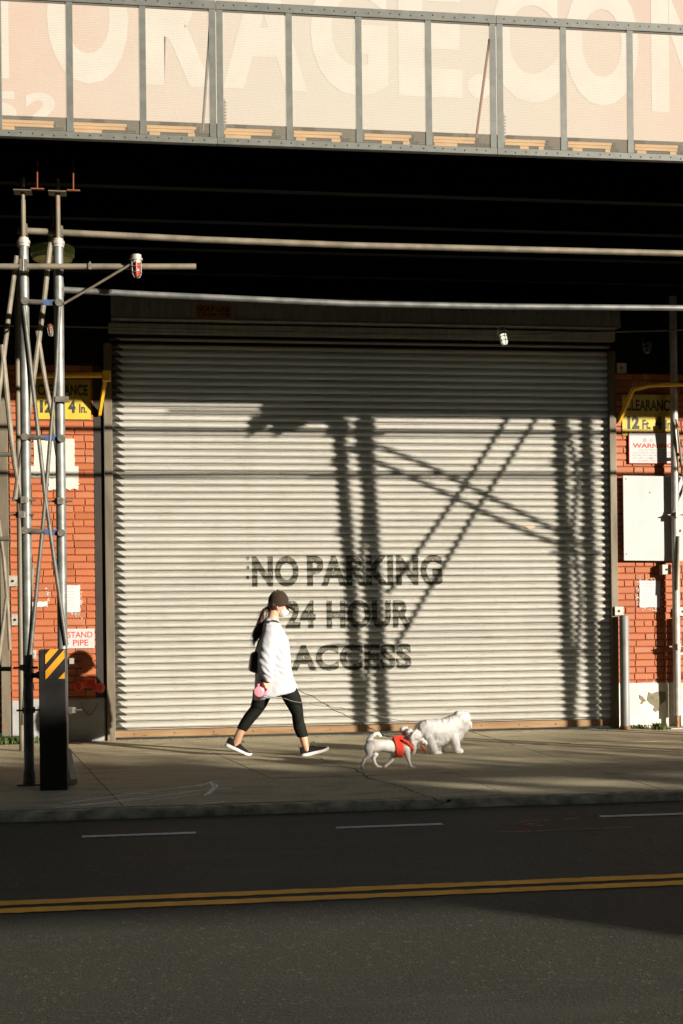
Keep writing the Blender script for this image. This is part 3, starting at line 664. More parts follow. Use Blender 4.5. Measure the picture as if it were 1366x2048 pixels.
for k in range(1, 6): panel(X(1525)+.004+(k-1)*wp, [X(1525)+(k-1)*wp+wp*i/4 for i in (1, 2, 3)], X(1525)+k*wp, 'netting panel beyond the right edge of the photo')
# rusty props behind the netting
for a, b, lab in (((421, 42), (405, 262), 'thin dark prop leaning behind the netting in the left panel'), ((979, 78), (951, 285), 'thin rusty prop leaning behind the netting in the middle panel')):
    bm = BM(); tube(bm, [W(*a, 4.30), W(*b, 4.1)], .011, 8); single('leaning_prop', bm, m_brace if a[0] < 500 else m_orangeR, lab, 'prop', 'props behind the parapet')
# white gadgets near double posts
for px in (449, 1008):
    a = W(px, 258 if px < 500 else 285, 4.34); bm = BM(); 
    for k in range(9): box(bm, (a.x-.012, a.y-.006, a.z+.025*k), (a.x+.016, a.y+.006, a.z+.025*k+.008))
    box(bm, (a.x-.004, a.y-.003, a.z), (a.x+.004, a.y+.003, a.z+.23))
    single('cable_ladder', bm, m_galv, 'small slotted metal strip at the left double post' if px < 500 else 'small slotted metal strip at the right double post', 'metal strip', 'slotted strips by the double posts')
# pallets
segs = [(-60, 112, 1), (147, 256, 1), (294, 399, 2), (448, 550, 1), (587, 684, 2), (728, 827, 3), (866, 957, 1), (1008, 1095, 3), (1134, 1230, 4), (1268, 1358, 2), (1400, 1500, 1)]
for i, (xa, xb, v) in enumerate(segs):
    a, b = X(xa, 4.3), X(xb, 4.3); t = thing('wooden_pallet', ['pale wooden pallet end in deck edge bay %s from the left', ''][0] % ('first', 'second', 'third', 'fourth', 'fifth', 'sixth', 'seventh', 'eighth', 'ninth', 'tenth', 'eleventh')[i], 'pallet', (a, -4.1, 5.03), 'wooden pallets behind the netting')
    zt = PZ0+.158
    bm = BM(); box(bm, (a, -4.33, zt-.022), (b, -4.23, zt)); box(bm, (a+.01, -4.22, zt-.022), (b, -4.12, zt)); part('deck_board', bm, m_wood, t)
    bm = BM(); box(bm, (a, -4.325, zt-.045), (b-.02*(i % 3), -4.28, zt-.024)); part('stringer', bm, m_wood, t)
    f0 = [.55, .02, .05, .35, .1][v]; 
    for ff in ([f0] if v in (1,) else [f0, .78]):
        bm = BM(); box(bm, (a+(b-a)*ff, -4.32, PZ0+.055), (a+(b-a)*min(ff+(.5 if v == 1 else .2), 1), -4.22, zt-.046)); part('block', bm, m_wood, t)

# ================================================================= SCAFFOLD
def coupler(bm, c, r=.05, h=.045):
    c = Vector(c); lathe(bm, c-Vector((0, 0, h/2)), (0, 0, 1), [(0, r), (h, r)], 14); box(bm, c+Vector((-.02, -r-.028, -h*.6)), c+Vector((.02, -r+.01, h*.6)))
    tube(bm, [c+Vector((-r-.045, -r*.5, 0)), c+Vector((r+.045, -r*.5, 0))], .008, 8)
def link(bmd, bmb, a, b, r=.02):
    a, b = Vector(a), Vector(b); m = a.lerp(b, .55); tube(bmd, [a, m], r, 8); bar(bmb, m, b, .012, .045); lathe(bmd, b+Vector((0, .02, 0)), (0, -1, 0), [(0, .030), (.05, .030)], 14); lathe(bmd, a+Vector((0, .02, 0)), (0, -1, 0), [(0, .030), (.05, .030)], 14)
LP = 3.7
tw = thing('scaffold_tower', 'steel scaffold tower of poles and crossing braces at the left edge', 'scaffold', (-2.94, -LP, 0), 'scaffold towers holding up the shed')
zA = W(47, 481, LP).z
for xx in (-3.073, -2.803):
    bm = BM(); lathe(bm, (xx, -LP, .02), (0, 0, 1), [(0, .039), (zA-.02, .039)], 20); lg = part('leg', bm, m_galv, tw, smooth='auto')
    bm = BM(); lathe(bm, (xx, -LP, zA-.05), (0, 0, 1), [(0, .047), (.022, .047), (.024, .052), (.05, .052), (.051, .041), (.07, .041)], 18); part('collar', bm, m_casting, lg, smooth='auto')
    bm = BM(); lathe(bm, (xx, -LP, zA+.02), (0, 0, 1), [(0, .02), (.30 if xx < -3 else .42, .02)], 12); box(bm, (xx-.07, -LP-.07, 4.70), (xx+.07, -LP+.07, 4.712)); lathe(bm, (xx, -LP, zA+.3), (0, 0, 1), [(0, .016), (.2, .016)], 10); part('screw_jack', bm, m_brown, lg)
    bm = BM(); box(bm, (xx-.09, -LP-.09, .004), (xx+.09, -LP+.09, .014)); lathe(bm, (xx, -LP, .014), (0, 0, 1), [(0, .05), (.10, .045)], 14); part('base_plate', bm, m_clamp, tw)
for xx, zz_, pp in ((-3.335, 4.2, .9), (-3.72, 4.2, 3.7), (-3.95, 4.2, .9)):
    bm = BM(); lathe(bm, (xx, -pp, .0), (0, 0, 1), [(0, .026 if pp < 1 else .04), (zz_+.6, .026 if pp < 1 else .04)], 16); part('leg', bm, m_brown if pp < 1 else m_galv, tw, smooth='auto')
for pts, r, m_ in (([(46, 598), (60, 720), (91, 996), (133, 1290)], .017, m_brace), ([(119, 605), (113, 740), (103, 845), (91, 996), (52, 1400)], .016, m_brace),
               ):
    bm = BM(); tube(bm, [W(x, y, LP+.045) for x, y in pts], r, 10); part('brace', bm, m_, tw, smooth='auto')
for pts, r in (([(102, 470), (88, 600), (76, 690), (52, 860), (30, 1000)], .024), ([(74, 660), (90, 760), (104, 830), (122, 960)], .020), ([(33, 512), (16, 640), (4, 740), (-10, 840)], .022), ([(4, 690), (14, 790), (22, 870), (30, 930), (42, 990), (52, 1100)], .023), ([(-3, 1040), (8, 1120), (16, 1220), (20, 1300)], .016), ([(14, 1190), (-4, 1330)], .016), ([(45, 1450), (58, 1240), (66, 1130)], .014)):
    bm = BM(); tube(bm, [W(x, y, 3.0) for x, y in pts], r, 10); part('rear_brace', bm, m_tan, tw, smooth='auto')
for (pa, pb) in ((W(50, 603, LP+.05), W(118, 606, LP+.05)), (W(50, 874, LP+.05), W(123, 877, LP+.05)), (W(50, 1061, LP+.05), W(123, 1066, LP+.05)), (W(78, 1350, LP+.05), W(56, 1352, LP+.06))):
    bmd, bmb = BM(), BM(); link(bmd, bmb, pa, pb); la = part('link_bar', bmd, m_clamp, tw); part('locking_arm', bmb, m_blue, la)
for y in (908, 1077, 1337): bm = BM(); tube(bm, [W(-40, y, LP), W(22, y+1, LP)], .018, 8); part('rung', bm, m_brace, tw)
for x, y in ((48, 1001), (121, 1003), (44, 1030), (52, 1335), (58, 1420), (140, 1420)): bm = BM(); coupler(bm, W(x, y, LP)); part('coupler', bm, m_clamp, tw)
bm = BM(); a = W(122, 799, LP+.06); box(bm, a+Vector((-.045, -.01, -.02)), a+Vector((.06, .02, .025))); part('coupler', bm, m_clamp, tw)
bm = BM(); bar(bm, W(139, 1322, LP+.02), W(148, 1322, LP+.02), .02, .045); bar(bm, W(135, 1500, LP+.03), W(146, 1560, LP+.12), .05, .03); box(bm, W(134, 1568, LP+.1), W(134, 1568, LP+.1)+Vector((.08, .09, .05))); part('foot_bracket', bm, m_casting, tw)
# off to the right: two more towers whose shadows cross the shutter
TP = 3.75
def S(x, y, p=TP): q = W(x, y, 0); return Vector((q.x+SA*p, -p, q.z+SK*p))
def leg_line(a, b, p=TP):
    A, B = S(*a, p), S(*b, p); d = (B-A)/(B.z-A.z); return [A+d*(0-A.z), A+d*(4.78-A.z)]
def off_tower(legs, braces, bars, label):
    l0 = leg_line(*legs[0]); t = thing('scaffold_tower', label, 'scaffold', (l0[0].x, -TP, 0), 'scaffold towers holding up the shed')
    for l in legs:
        q = leg_line(*l); bm = BM(); tube(bm, q, .054, 16); part('leg', bm, m_galv, t, smooth='auto')
        bm = BM(); box(bm, q[0]-Vector((.09, .09, 0)), q[0]+Vector((.09, .09, .01))); box(bm, q[1]-Vector((.09, .09, 0)), q[1]+Vector((.09, .09, .012))); part('base_plate', bm, m_clamp, t)
        
        for u_, r_c in ((.42, .062), (.70, .062), (.86, .07)): bm = BM(); coupler(bm, q[0].lerp(q[1], u_), r_c, .06); part('coupler', bm, m_clamp, t)
    for b in braces: bm = BM(); tube(bm, [S(*q, TP+.06) for q in b], .024, 8); part('brace', bm, m_brace, t, smooth='auto')
    for b in bars: bm = BM(); tube(bm, [S(*q, TP) for q in b], .02, 8); part('rung', bm, m_clamp, t)
    return t
t1 = off_tower([((683, 860), (726, 1460)), ((738, 860), (772, 1460))], [[(716, 840), (735, 1000), (728, 1110), (745, 1250), (735, 1440)], [(1022, 830), (930, 975), (780, 1185)], [(1080, 830), (960, 1015), (790, 1300)]],
          [[(670, 893), (760, 893)], [(620, 951), (762, 951)], [(668, 1290), (760, 1290)], [(655, 868), (770, 868)]], 'scaffold tower standing just beyond the right edge of the photo')
t2 = off_tower([((1124, 840), (1146, 1450)), ((1177, 840), (1192, 1440))], [[(1135, 835), (1150, 900), (1160, 960), (1150, 1060), (1165, 1200), (1155, 1400)], [(700, 895), (860, 968), (1040, 1055), (1165, 1106)], [(742, 882), (860, 930), (1060, 1030), (1205, 1108)]],
          [[(1120, 980), (1192, 980)], [(1105, 1104), (1200, 1106)], [(1135, 1131), (1195, 1131)]], 'scaffold tower standing farther beyond the right edge of the photo')
bm = BM()
for pts in ([(500, 838), (535, 832), (545, 846), (520, 862), (498, 874)], [(545, 846), (560, 832), (620, 834), (612, 852), (575, 862), (556, 873), (545, 866)], [(505, 830), (640, 828), (700, 840), (690, 846), (505, 846)], [(655, 840), (700, 840), (700, 872), (660, 862)], [(712, 838), (750, 838), (752, 872), (716, 866)]):
    prism(bm, [S(x, y, 3.9) for x, y in pts], (0, .03, 0))
part('shadow_plate', bm, m_clamp, t1)  # unseen plates added, outlined to cast the dark blobs on the shutter
# rear leg at the right pier
RPX = W(1350, 1000, .13).x
t = thing('scaffold_pole', 'white worn scaffold pole standing by the right brick pier', 'scaffold pole', (RPX, -.13, 0))
bm = BM(); lathe(bm, (RPX, -.13, .14), (0, 0, 1), [(0, .042), (4.66, .042)], 20); part('tube', bm, worn('whitish_pipe', (.40, .39, .35), (.28, .27, .24), 10, .45, .2, .1, rust=(RUST, .72)), t, smooth='auto')
bm = BM(); lathe(bm, (RPX, -.13, .012), (0, 0, 1), [(0, .022), (.13, .022)], 12); part('screw_jack', bm, worn('rust_rod', RUST, (.3, .2, .12), 20), t)
bm = BM(); box(bm, (RPX-.14, -.30, 0), (RPX+.16, -.02, .012)); part('base_plate', bm, m_casting, t)
bm = BM()
for y in (1030, 1293): coupler(bm, (RPX, -.13, W(1352, y, .13).z), .050, .05)
for y in (1059, 1310): q = W(1358, y, .16); box(bm, q, q+Vector((.12, .02, .03)))
part('coupler', bm, m_casting, t)
for pts, p, r in (([(1352, 838), (1360, 900), (1366, 950), (1380, 1060)], .20, .012), ([(1343, 1032), (1376, 950)], .15, .016), ([(1354, 909), (1400, 909)], .16, .02), ([(1357, 1072), (1354, 1180)], .18, .014)):
    bm = BM(); tube(bm, [W(x, y, p) for x, y in pts], r, 8); part('brace', bm, m_tan, t, smooth='auto')
# long pipes
def pipe(pts, r, mat, label):
    bm = BM(); tube(bm, pts, r, 14); t = single('scaffold_pipe', bm, mat, label, 'scaffold pipe', 'horizontal scaffold pipes', smooth='auto'); return t
PP = 3.62
P1 = [W(35, 461, PP), W(120, 465, PP), W(400, 479, PP), W(700, 490.5, PP), W(1366, 507, PP)]; P1.append(P1[-1]+Vector((7, 0, 0)))
pipe(P1, .026, m_tan, 'long tan scaffold pipe, topmost of the pipes under the deck')
P2 = [W(118, 579, PP), W(300, 589, PP), W(700, 607, PP), W(1000, 613, PP), W(1366, 616, PP)]; P2.append(P2[-1]+Vector((7, 0, 0)))
pipe(P2, .024, m_galv, 'long grey scaffold pipe just above the shutter housing')
pipe([W(-80, 533, 3.83), W(392, 533, 3.83)], .0235, m_tan, 'short scaffold pipe ending beside the red lamp')
for x, y, p in ((119, 465, PP), (48, 461, PP), (121, 580, PP), (47, 532, 3.8), (180, 533, 3.83)):
    bm = BM(); k_ = .5 if x == 180 else 1; c = W(x, y, p+.01); box(bm, c+Vector((-.028, -.045, -.045))*k_, c+Vector((.028, .04, .045))*k_)
    tube(bm, [c+Vector((0, -.04, -.05))*k_, c+Vector((0, -.04, .07))*k_], .009*k_, 8); part('pipe_clamp', bm, m_clamp, tw)
# ================================================================= HAZARD POST
a = W(79, 1292, 3.98); b = W(131, 1292, 3.98); z1 = 1.08
t = thing('steel_column', 'squat black square column with a yellow and black hazard plate', 'column', ((a.x+b.x)/2, -4.1, 0))
bm = BM(); box(bm, (a.x, -4.12, 0), (b.x+.01, -3.90, z1)); part('post', bm, m_black, t, bevel=.008)
s0 = W(91, 1358, 4.122); s1 = W(129, 1298, 4.122)
bm = BM(); box(bm, (s0.x, -4.126, s0.z), (s1.x, -4.121, s1.z)); pn = part('hazard_plate', bm, m_black, t)
bm = BM()
def clip_band(c0, c1):
    """band between lines z-slope 45deg inside the plate (unit square u,v), returned as polygon"""
    poly = [(0, 0), (1, 0), (1, 1.58), (0, 1.58)]
    def cut(poly, c, sign):
        out = []
        for (p, q) in zip(poly, poly[1:]+poly[:1]):
            fp = sign*((p[1]-p[0]*1.15)-c); fq = sign*((q[1]-q[0]*1.15)-c)
            if fp >= 0: out.append(p)
            if fp*fq < 0: s = fp/(fp-fq); out.append((p[0]+(q[0]-p[0])*s, p[1]+(q[1]-p[1])*s))
        return out
    return cut(cut(poly, c0, 1), c1, -1)
sw = s1.x-s0.x
for c0, c1 in ((-.05, .42), (.78, 1.28), (-.85, -.55-.3+.0001+.02)):
    pg = clip_band(c0, c1)
    if c0 == -.85: pg = [(.66, 0), (1, 0), (1, .36)]
    if len(pg) > 2: prism(bm, [Vector((s0.x+u*sw, -4.1275, s0.z+v*(s1.z-s0.z)/1.58)) for u, v in pg], (0, .001, 0))
part('stripe', bm, worn('hazard_yellow', (.55, .24, .008), (.48, .20, .008), 10, .5), pn)

# ================================================================= WEEDS
m_leaf = worn('weed_green', (.05, .085, .018), (.09, .11, .03), 30, .6)
def weeds(c, n, spread, h, label):
    bm = BM(); r = random.Random(int(c.x*100))
    for i in range(n):
        a = r.uniform(0, 6.283); b = Vector((c.x+r.gauss(0, spread), c.y+r.gauss(0, .05), .0)); l = r.uniform(.4, 1)*h; d = Vector((math.cos(a), math.sin(a), 0)); s = Vector((-d.y, d.x, 0))*r.uniform(.003, .010)
        p1 = b+d*l*.25+Vector((0, 0, l*.6)); p2 = b+d*l*.7+Vector((0, 0, l*.75))
        v = [bm.verts.new(q) for q in (b-s*.5, b+s*.5, p1+s, p1-s, p2)]; bm.faces.new(v[:4]); bm.faces.new((v[3], v[2], v[4]))
    single('weeds', bm, m_leaf, label, 'weeds', None, kind='stuff')
weeds(W(22, 1500, .12), 420, .17, .13, 'green weeds growing at the wall foot behind the tower'); weeds(W(1318, 1472, .28), 120, .035, .11, 'small weed tuft by the foot of the white pole'); weeds(W(1278, 1462, .1), 60, .05, .07, 'sparse dry weeds between bollard and white pole')
# ================================================================= PERSON AND DOGS
class Zoom:
    """measured outline points -> metres, on a plane p metres in front of the wall"""
    def __init__(s, ox, oy, k, p): s.ox, s.oy, s.k, s.p = ox, oy, k, p
    def __call__(s, x, y, d=0): q = W(s.ox+x/s.k, s.oy+y/s.k, s.p); return Vector((q.x, q.y-d, q.z))
def ell(bm, c, r, rot=None, n=20):
    m = Matrix.Translation(Vector(c)) @ (rot.to_4x4() if rot else Matrix()) @ Matrix.Diagonal((*r, 1)); bmesh.ops.create_uvsphere(bm, u_segments=n, v_segments=n//2+2, radius=1, matrix=m)
def ringloft(bm, rings, n=24, closed=True, sq=2.0):
    """rings: (pointA, pointB, half depth in y, y centre) -> elliptical sections"""
    R = []
    for a, b, dy in rings:
        c = (a+b)/2; u = (b-a)/2; r = []
        for k in range(n):
            t = 2*math.pi*k/n; ct, st = math.cos(t), math.sin(t)
            ct = math.copysign(abs(ct)**(2/sq), ct); st = math.copysign(abs(st)**(2/sq), st)
            r.append(bm.verts.new(c+u*ct+Vector((0, dy*st, 0))))
        R.append(r)
    for a, b in zip(R, R[1:]):
        for k in range(n): bm.faces.new((a[k], a[(k+1) % n], b[(k+1) % n], b[k]))
    if closed:
        for r, s in ((R[0], 1), (R[-1], -1)):
            c = bm.verts.new(sum((v.co for v in r), Vector())/n)
            for k in range(n): bm.faces.new((r[(k+1) % n], r[k], c) if s > 0 else (r[k], r[(k+1) % n], c))
def chain(bm, pts, n=14):
    """capsule chain: [(point, radius)...]"""
    for (a, ra), (b, rb) in zip(pts, pts[1:]): 
        tube(bm, [a, b], [ra, rb], n)
    for a, ra in pts: ell(bm, a, (ra, ra, ra), None, 14)
def fuse(name, bm, mat, parent, voxel, smooth=4, disp=None, cut=None, label=None):
    bmesh.ops.recalc_face_normals(bm, faces=bm.faces)
    me = bpy.data.meshes.new('x'); bm.to_mesh(me); bm.free(); o = bpy.data.objects.new('x', me); COL.objects.link(o)
    md = o.modifiers.new('r', 'REMESH'); md.mode = 'VOXEL'; md.voxel_size = voxel
    if smooth: sm = o.modifiers.new('s', 'SMOOTH'); sm.iterations = smooth; sm.factor = .5
    bpy.context.view_layer.update(); m2 = bpy.data.meshes.new_from_object(o.evaluated_get(bpy.context.evaluated_depsgraph_get())); bpy.data.objects.remove(o); bpy.data.meshes.remove(me)
    if disp or cut:
        b2 = bmesh.new(); b2.from_mesh(m2)
        if disp:
            b2.normal_update()
            for v in b2.verts: v.co += v.normal*disp(v.co)
        if cut:
            for co, no in cut: bmesh.ops.bisect_plane(b2, geom=b2.verts[:]+b2.edges[:]+b2.faces[:], plane_co=co, plane_no=no, clear_outer=True)
        b2.to_mesh(m2); b2.free()
    m2.name = name; o = obj(name, m2, mat, None, True); o.data.transform(Matrix.Translation(-root_of(parent).location)); o.parent = parent
    if label: o['label'] = label
    return o
def skin_mat():
    t = NT('skin'); t.color(t.mix(t.ramp(t.noise(30, 4), [(.35, 0.), (.7, 1.)]), (.58, .34, .22), (.50, .27, .17))); t.b.inputs['Subsurface Weight'].default_value = .12; t.b.inputs['Subsurface Radius'].default_value = (.01, .004, .002); return t.set(.5)
m_skin = skin_mat()
def cloth(name, c, c2, sc=40, rough=.85, b=.3, sheen=.2):
    t = NT(name); t.color(t.mix(t.noise(sc, 4), c, c2)); t.bump(t.noise(sc*8, 3), b, .002); t.b.inputs['Sheen Weight'].default_value = sheen*.4; return t.set(rough, 0, .12)
m_sweat = cloth('white_jersey', (.43, .435, .46), (.40, .405, .43)); m_legg = cloth('black_leggings', (.006, .0065, .0045), (.010, .011, .008), 30, .75, .15, 0)
m_hair = worn('dark_hair', (.022, .011, .006), (.05, .022, .01), 60, .45, stretch=(4, 4, .6)); m_cap = cloth('brown_cap', (.026, .018, .011), (.037, .026, .016), 60, .85)
m_mask = cloth('white_mask', (.55, .55, .55), (.50, .50, .50)); m_glass = worn('dark_lens', (.03, .02, .012), (.04, .02, .012), 9, .15); m_shoe = cloth('black_knit', (.013, .012, .011), (.022, .021, .019), 90, .8, .3, 0)
m_sole = worn('white_sole', (.80, .80, .78), (.72, .72, .69), 30, .6); m_bag = worn('black_leather', (.014, .014, .014), (.025, .024, .022), 30, .35, 0, .25); m_pink = worn('pink_plastic', (.85, .25, .30), (.80, .22, .27), 12, .35); m_lead = worn('lead_cord', (.20, .18, .13), (.14, .12, .09), 30, .7); m_blackcord = worn('black_cord', (.02, .02, .02), (.03, .03, .03), 30, .6)
z = Zoom(420, 1160, 4.8786, 1.97)
pr_ = thing('person', 'woman in a black cap, face mask and long white sweatshirt striding to the right', 'person', (z(540, 1700).x, -1.97, 0))
DN, DF = .095, -.095
# ---- body (skin): head, neck, torso, arms, hands, legs
bm = BM()
ell(bm, z(668, 225), (.088, .074, .105)); ell(bm, z(705, 290), (.052, .052, .062)); ell(bm, z(690, 330), (.040, .045, .030)); ell(bm, z(745, 262), (.022, .045, .025))
chain(bm, [(z(752, 268), .008), (z(764, 300), .010)], 8)
ringloft(bm, [(z(580, 280), z(690, 330), .052), (z(565, 335), z(668, 368), .050), (z(548, 385), z(672, 405), .056), (z(540, 425), z(680, 440), .09)])
ringloft(bm, [(z(550, 440), z(675, 455), .10), (z(520, 510), z(705, 520), .15), (z(490, 600), z(745, 600), .155), (z(480, 760), z(730, 770), .13), (z(470, 900), z(745, 900), .15), (z(450, 1060), z(780, 1050), .165), (z(470, 1130), z(790, 1090), .16)])
ell(bm, z(650, 258, .068), (.012, .010, .025)); ell(bm, z(650, 258, -.068), (.012, .010, .025))
NL = [((665, 1040), (815, 1020), .070), ((712, 1160), (860, 1125), .073), ((755, 1230), (880, 1200), .062), ((800, 1310), (888, 1292), .050), ((808, 1380), (898, 1372), .047), ((815, 1430), (915, 1430), .047), ((832, 1480), (928, 1478), .043), ((858, 1530), (938, 1515), .036), ((872, 1570), (944, 1552), .033), ((888, 1620), (952, 1606), .033), ((900, 1665), (965, 1655), .036)]
FL = [((440, 1080), (610, 1110), .080), ((432, 1170), (588, 1160), .073), ((412, 1250), (548, 1240), .062), ((362, 1310), (492, 1318), .052), ((325, 1365), (442, 1375), .048), ((300, 1410), (398, 1428), .045), ((280, 1450), (352, 1486), .037), ((252, 1510), (325, 1540), .033), ((228, 1570), (306, 1600), .033), ((208, 1620), (290, 1650), .034)]
ringloft(bm, [(z(*a, DN), z(*b, DN), d) for a, b, d in NL]); ringloft(bm, [(z(*a, DF), z(*b, DF), d) for a, b, d in FL])
# arms
chain(bm, [(z(585, 500, .13), .042), (z(560, 640, .19), .040), (z(530, 770, .20), .038), (z(545, 940, .20), .026), (z(548, 975, .20), .024)])
chain(bm, [(z(630, 500, -.13), .042), (z(690, 640, -.19), .044), (z(735, 780, -.19), .037), (z(795, 945, -.15), .026), (z(812, 972, -.14), .022)])
# near hand: palm, fingers closed round the handle, thumb
palm = [(z(545, 975, .20), .022), (z(540, 1000, .205), .024), (z(530, 1018, .205), .022)]
chain(bm, palm); ell(bm, z(538, 1005, .203), (.030, .016, .034))
for i, (kx, ky) in enumerate(((508, 982), (516, 1000), (524, 1019), (532, 1036))):
    r = (.0088, .0092, .0088, .0078)[i]; a = z(kx+22, ky-2, .218); b = z(kx-8, ky+4, .232); c = z(kx-20, ky+10, .212); d = z(kx-8, ky+13, .190)
    chain(bm, [(a, r), (b, r*.98), (c, r*.92), (d, r*.85)], 10)
chain(bm, [(z(545, 992, .185), .012), (z(528, 1002, .172), .0105), (z(508, 1010, .176), .009)], 10)
# far hand
ell(bm, z(820, 985, -.14), (.026, .015, .032)); 
for i in range(4):
    a = z(812+i*5, 1000-i*5, -.14); chain(bm, [(a, .0085), (z(826+i*4, 1012-i*6, -.135), .008), (z(832+i*3, 1004-i*5, -.12), .0075)], 8)
chain(bm, [(z(822, 975, -.13), .010), (z(834, 992, -.115), .0085)], 8)
body = fuse('body', bm, m_skin, pr_, .0042, 5)
# ---- clothes
bm = BM(); ringloft(bm, [(z(a[0]-14, a[1], DN), z(b[0]+10, b[1], DN), d+.008) for a, b, d in NL[:8]]); ringloft(bm, [(z(a[0]-12, a[1], DF), z(b[0]+10, b[1]+3, DF), d+.008) for a, b, d in FL[:7]])
ell(bm, z(625, 1040), (.165, .165, .10))
wr = lambda c: .0022*noise.noise(Vector((c.x*14, c.y*14, c.z*34)))
fuse('leggings', bm, m_legg, pr_, .0055, 3, wr)
SW = [((548, 375), (668, 402), .070), ((527, 405), (683, 425), .115), ((515, 430), (695, 460), .155), ((503, 480), (722, 500), .185), ((488, 560), (758, 575), .19), ((470, 640), (776, 655), .185), ((455, 720), (780, 730), .18), ((447, 800), (783, 810), .18), ((442, 880), (792, 875), .18), ((440, 960), (806, 935), .185), ((436, 1040), (826, 990), .19), ((430, 1110), (844, 1030), .205), ((432, 1158), (852, 1058), .21), ((432, 1172), (850, 1074), .20)]
bm = BM(); ringloft(bm, [(z(*a), z(*b), d) for a, b, d in SW], 32, True, 2.9)
SL = [((528, 425), (640, 455), .070), ((505, 480), (652, 510), .078), ((487, 550), (645, 580), .074), ((465, 640), (628, 660), .070), ((450, 730), (614, 745), .068), ((446, 810), (608, 830), .068), ((455, 870), (606, 890), .064), ((478, 925), (598, 940), .050), ((496, 945), (586, 958), .036), ((508, 965), (578, 980), .032), ((512, 978), (572, 992), .029)]
ringloft(bm, [(z(*a, .155+min(i, 4)*.022), z(*b, .155+min(i, 4)*.022), d) for i, (a, b, d) in enumerate(SL)], 24)
FS = [((570, 430), (680, 455), .070), ((600, 520), (730, 520), .074), ((640, 650), (765, 640), .07), ((665, 760), (790, 745), .068), ((700, 860), (808, 840), .060), ((755, 930), (822, 905), .045), ((780, 968), (830, 950), .030)]
ringloft(bm, [(z(*a, -.15), z(*b, -.15), d) for a, b, d in FS], 24)
def folds(c):
    d = noise.noise(Vector((c.x*9+c.z*5, c.y*6, c.z*9-c.x*7)))*.009+noise.noise(Vector((c.x*22, c.y*14, c.z*16+c.x*20)))*.003
    arm = 1 if c.y < -1.97-.10 else .6
    lo = z(500, 900).z; e = z(500, 740).z
    if c.y < -2.09: d += .004*math.sin((c.z*1.0+c.x*.8)*95+3*noise.noise(c*9))*math.exp(-((c.z-lo-.02)/.07)**2)+.003*math.sin((c.z+c.x*1.2)*70)*math.exp(-((c.z-e)/.08)**2)
    return d*arm
fuse('sweatshirt', bm, m_sweat, pr_, .0062, 3, folds)
bm = BM(); ringloft(bm, [(z(546, 366), z(668, 394), .066), (z(538, 384), z(674, 408), .074)], 24); fuse('collar', bm, m_sweat, pr_, .0045, 2)
# cap
bm = BM(); ell(bm, z(668, 212), (.098, .086, .108), None, 28); 
for (px_, py_), s in (((660, 96), .006),): ell(bm, z(px_, py_), (s*1.6, s*1.6, s))
lo_a, lo_b = z(560, 285), z(775, 245); dv = (lo_b-lo_a); nn = Vector((dv.z, 0, -dv.x)).normalized()
if nn.z > 0: nn = -nn
cap = fuse('cap', bm, m_cap, pr_, .005, 2, lambda c: .0018*noise.noise(c*25), cut=[(lo_a, nn)])
md = cap.modifiers.new('thick', 'SOLIDIFY'); md.thickness = .003
bm = BM(); hinge = z(752, 225); tip = z(828, 274); ax = (tip-hinge); rows_ = []
for i in range(9):
    u = i/8; hw = .068*math.sqrt(max(0, 1-(u*.93)**2.6)); r = []
    for j in range(13):
        v = -1+j/6; p_ = hinge+ax*(u-.18*(v*v)*(1-u)) + Vector((0, v*hw, 0)) + Vector((0, 0, -.030*v*v-.004*math.sin(u*1.5))); r.append(bm.verts.new(p_))
    rows_.append(r)
for a, b in zip(rows_, rows_[1:]):
    for j in range(12): bm.faces.new((a[j], a[j+1], b[j+1], b[j]))
bmesh.ops.solidify(bm, geom=bm.faces[:], thickness=.0035); part('brim', bm, m_cap, cap, smooth=True)
# hair, ponytail
bm = BM(); ell(bm, z(625, 245), (.062, .078, .062)); ell(bm, z(600, 265), (.040, .060, .040)); ell(bm, z(690, 232), (.045, .079, .022))
PT = [((548, 258), (585, 292), .022), ((515, 285), (560, 325), .026), ((492, 325), (553, 385), .032), ((465, 395), (535, 445), .036), ((443, 455), (517, 495), .038), ((418, 500), (497, 540), .036), ((412, 545), (480, 572), .028), ((425, 592), (448, 598), .010)]
ringloft(bm, [(z(*a), z(*b), d) for a, b, d in PT], 20)
hair = fuse('hair', bm, m_hair, pr_, .0045, 2, lambda c: .004*noise.noise(Vector((c.x*70, c.y*70, c.z*8))), cut=None)
bm = BM(); r = random.Random(3)
for i in range(420):
    k = r.randint(0, 6); u = r.random(); a, b, d = PT[k]; a2, b2, d2 = PT[min(k+1, 7)]
    s_ = r.random(); yy = r.uniform(-1, 1)*d; c = z(*a, yy).lerp(z(*b, yy), s_); c2 = z(*a2, yy*.8).lerp(z(*b2, yy*.8), s_); p0 = c.lerp(c2, u); d_ = (c2-c).normalized(); dr = d_+Vector((r.gauss(-.10, .16), r.gauss(0, .2), r.gauss(0, .1))); L = r.uniform(.03, .10); sd_ = Vector((.0009, .0009, 0))
    e1 = p0+dr*L*.5; e2 = p0+dr*L+Vector((-.006, 0, -.004)); v = [bm.verts.new(q) for q in (p0-sd_, p0+sd_, e1+sd_, e1-sd_, e2)]; bm.faces.new(v[:4]); bm.faces.new((v[3], v[2], v[4]))
part('hair_strands', bm, m_hair, hair)
